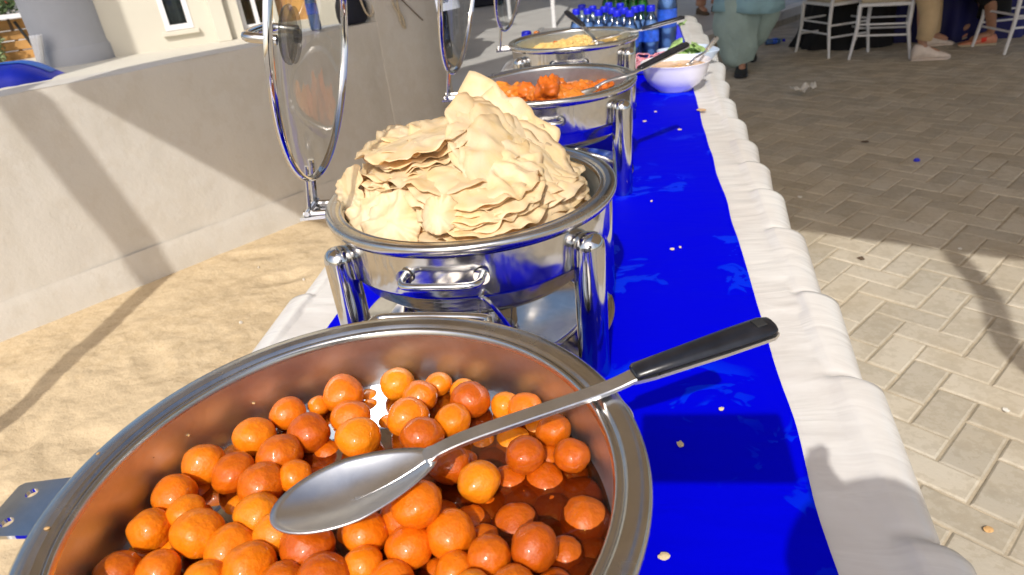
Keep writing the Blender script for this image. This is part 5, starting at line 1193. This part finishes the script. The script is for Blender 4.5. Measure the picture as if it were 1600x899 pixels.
# person in white shirt far behind the pier, and a pair of walking legs on the platform
def standing(label, foot, rz, top, bot, hem, k=1.0, hemr=.2, shoes='shoe_black', trw=.075):
    J = dict(pelvis=(0, 0, .93), spine=(0, 0, 1.10), chest=(0, 0, 1.32), neck=(0, 0, 1.50), jaw=(0, -.02, 1.58), skull=(0, 0, 1.68), hipl=(-.09, 0, .88), hipr=(.09, 0, .88), kneel=(-.10, -.03, .50), kneer=(.10, -.03, .50), anklel=(-.11, 0, .09), ankler=(.11, 0, .09), toel=(-.12, -.14, .04), toer=(.12, -.14, .04),
             shoulderl=(-.19, 0, 1.40), shoulderr=(.19, 0, 1.40), elbowl=(-.25, 0, 1.12), elbowr=(.25, 0, 1.12), wristl=(-.25, -.08, .88), wristr=(.25, -.08, .88), palml=(-.25, -.1, .80), palmr=(.25, -.1, .80))
    p = human(label, foot, rz, J)
    for s, q in (('l', -1), ('r', 1)):
        leg_cloth(p, [(q * .08, 0, .92), (q * .10, -.02, .5), (q * .11, 0, .10)], [.12, trw * 1.1, trw], bot, fold=.06)
        leg_cloth(p, [J['shoulder' + s], J['elbow' + s], J['wrist' + s]], [.07, .06, .05], top, 'sleeve')
        shoe(p, (q * .11, .06, 0), (q * .13, -.20, 0), shoes, shoes)
    MB().loft([[V((hemr * kk * cos(a) * (1 + .04 * sin(a * 5)), hemr * .78 * kk * sin(a), z)) for a in [2 * pi * i / 40 for i in range(40)]] for z, kk in ((hem, 1.05), (hem + .1, 1.0), (1.1, .9), (1.35, 1.0), (1.43, .7), (1.48, .3))], cap=False).obj('shirt', top, p)
    return p
fw = at(681, 110, .158)
standing('person in a long white shirt and black trousers standing beyond the wall pier', tuple(fw), R(200), 'shirt_white', 'black_cloth', .55, hemr=.30, trw=.08)
fl = at(1107, 22, .158)
standing('person in pale tan trousers and brown sandals standing on the platform behind the bottles', (fl.x, fl.y + .1, fl.z), R(30), 'cushion_beige' if False else 'beige_cotton', 'skin', .60, hemr=.2, shoes='bark', trw=.06)

# the photographer, out of frame, holding the phone whose shade falls on the runner
J = dict(pelvis=(.25, -1.05, .93), spine=(.25, -1.03, 1.08), chest=(.25, -.98, 1.28), neck=(.25, -.93, 1.43), jaw=(.25, -.88, 1.50), skull=(.25, -.90, 1.59), hipl=(.16, -1.05, .88), hipr=(.34, -1.05, .88), kneel=(.15, -1.02, .48), kneer=(.36, -1.02, .48), anklel=(.14, -1.08, .09), ankler=(.38, -1.08, .09), toel=(.13, -.95, .03), toer=(.40, -.95, .03),
         shoulderl=(.07, -.95, 1.36), shoulderr=(.43, -.95, 1.36), elbowl=(-.02, -.72, 1.02), elbowr=(.33, -.52, 1.26), wristl=(-.02, -.62, .86), wristr=(.235, -.16, 1.275), palml=(-.02, -.60, .80), palmr=(.20, -.09, 1.285), face=(0, 1, -.3), hnl=(0, 1, 0), hnr=(0, 1, 0))
ph = human('photographer in a dark shirt holding a phone over the first dish, out of frame', (0, 0, 0), 0, J)
for s, q in (('l', -1), ('r', 1)):
    leg_cloth(ph, [J['hip' + s], J['knee' + s], J['ankle' + s]], [.12, .09, .07], 'black_cloth'); leg_cloth(ph, [J['shoulder' + s], J['elbow' + s], V(J['wrist' + s]).lerp(V(J['palm' + s]), .6 if s == 'r' else 0) ], [.10, .10, .085] if s == 'r' else [.07, .06, .045], 'bag', 'sleeve')
    shoe(ph, (J['ankle' + s][0], -1.14, 0), (J['ankle' + s][0], -.87, 0), 'shoe_black', 'shoe_black')
MB().loft([[V((.25 + .21 * kk * cos(a), -1.0 + .14 * kk * sin(a) + .06 * (z - 1.1), z)) for a in [2 * pi * i / 40 for i in range(40)]] for z, kk in ((.80, 1.0), (1.05, .9), (1.3, .98), (1.38, .7), (1.43, .3))], cap=False).obj('shirt', 'bag', ph)
pm_ = (M.to_3x3()).to_4x4(); 
pho = MB(); pho.box((.078, .0, .012), (.165, .078, .008), 0, 1); phone = pho.obj('mobile_phone', 'black_plastic', None, bevel=.004); phone.matrix_world = M @ Matrix.Translation((0, 0, .008))
tag(phone, 'black phone held flat over the nearest dish, out of frame', 'phone')
MB().box((.078, -.0, .0078), (.15, .07, .0004)).obj('screen', 'dark', phone, smooth=False)
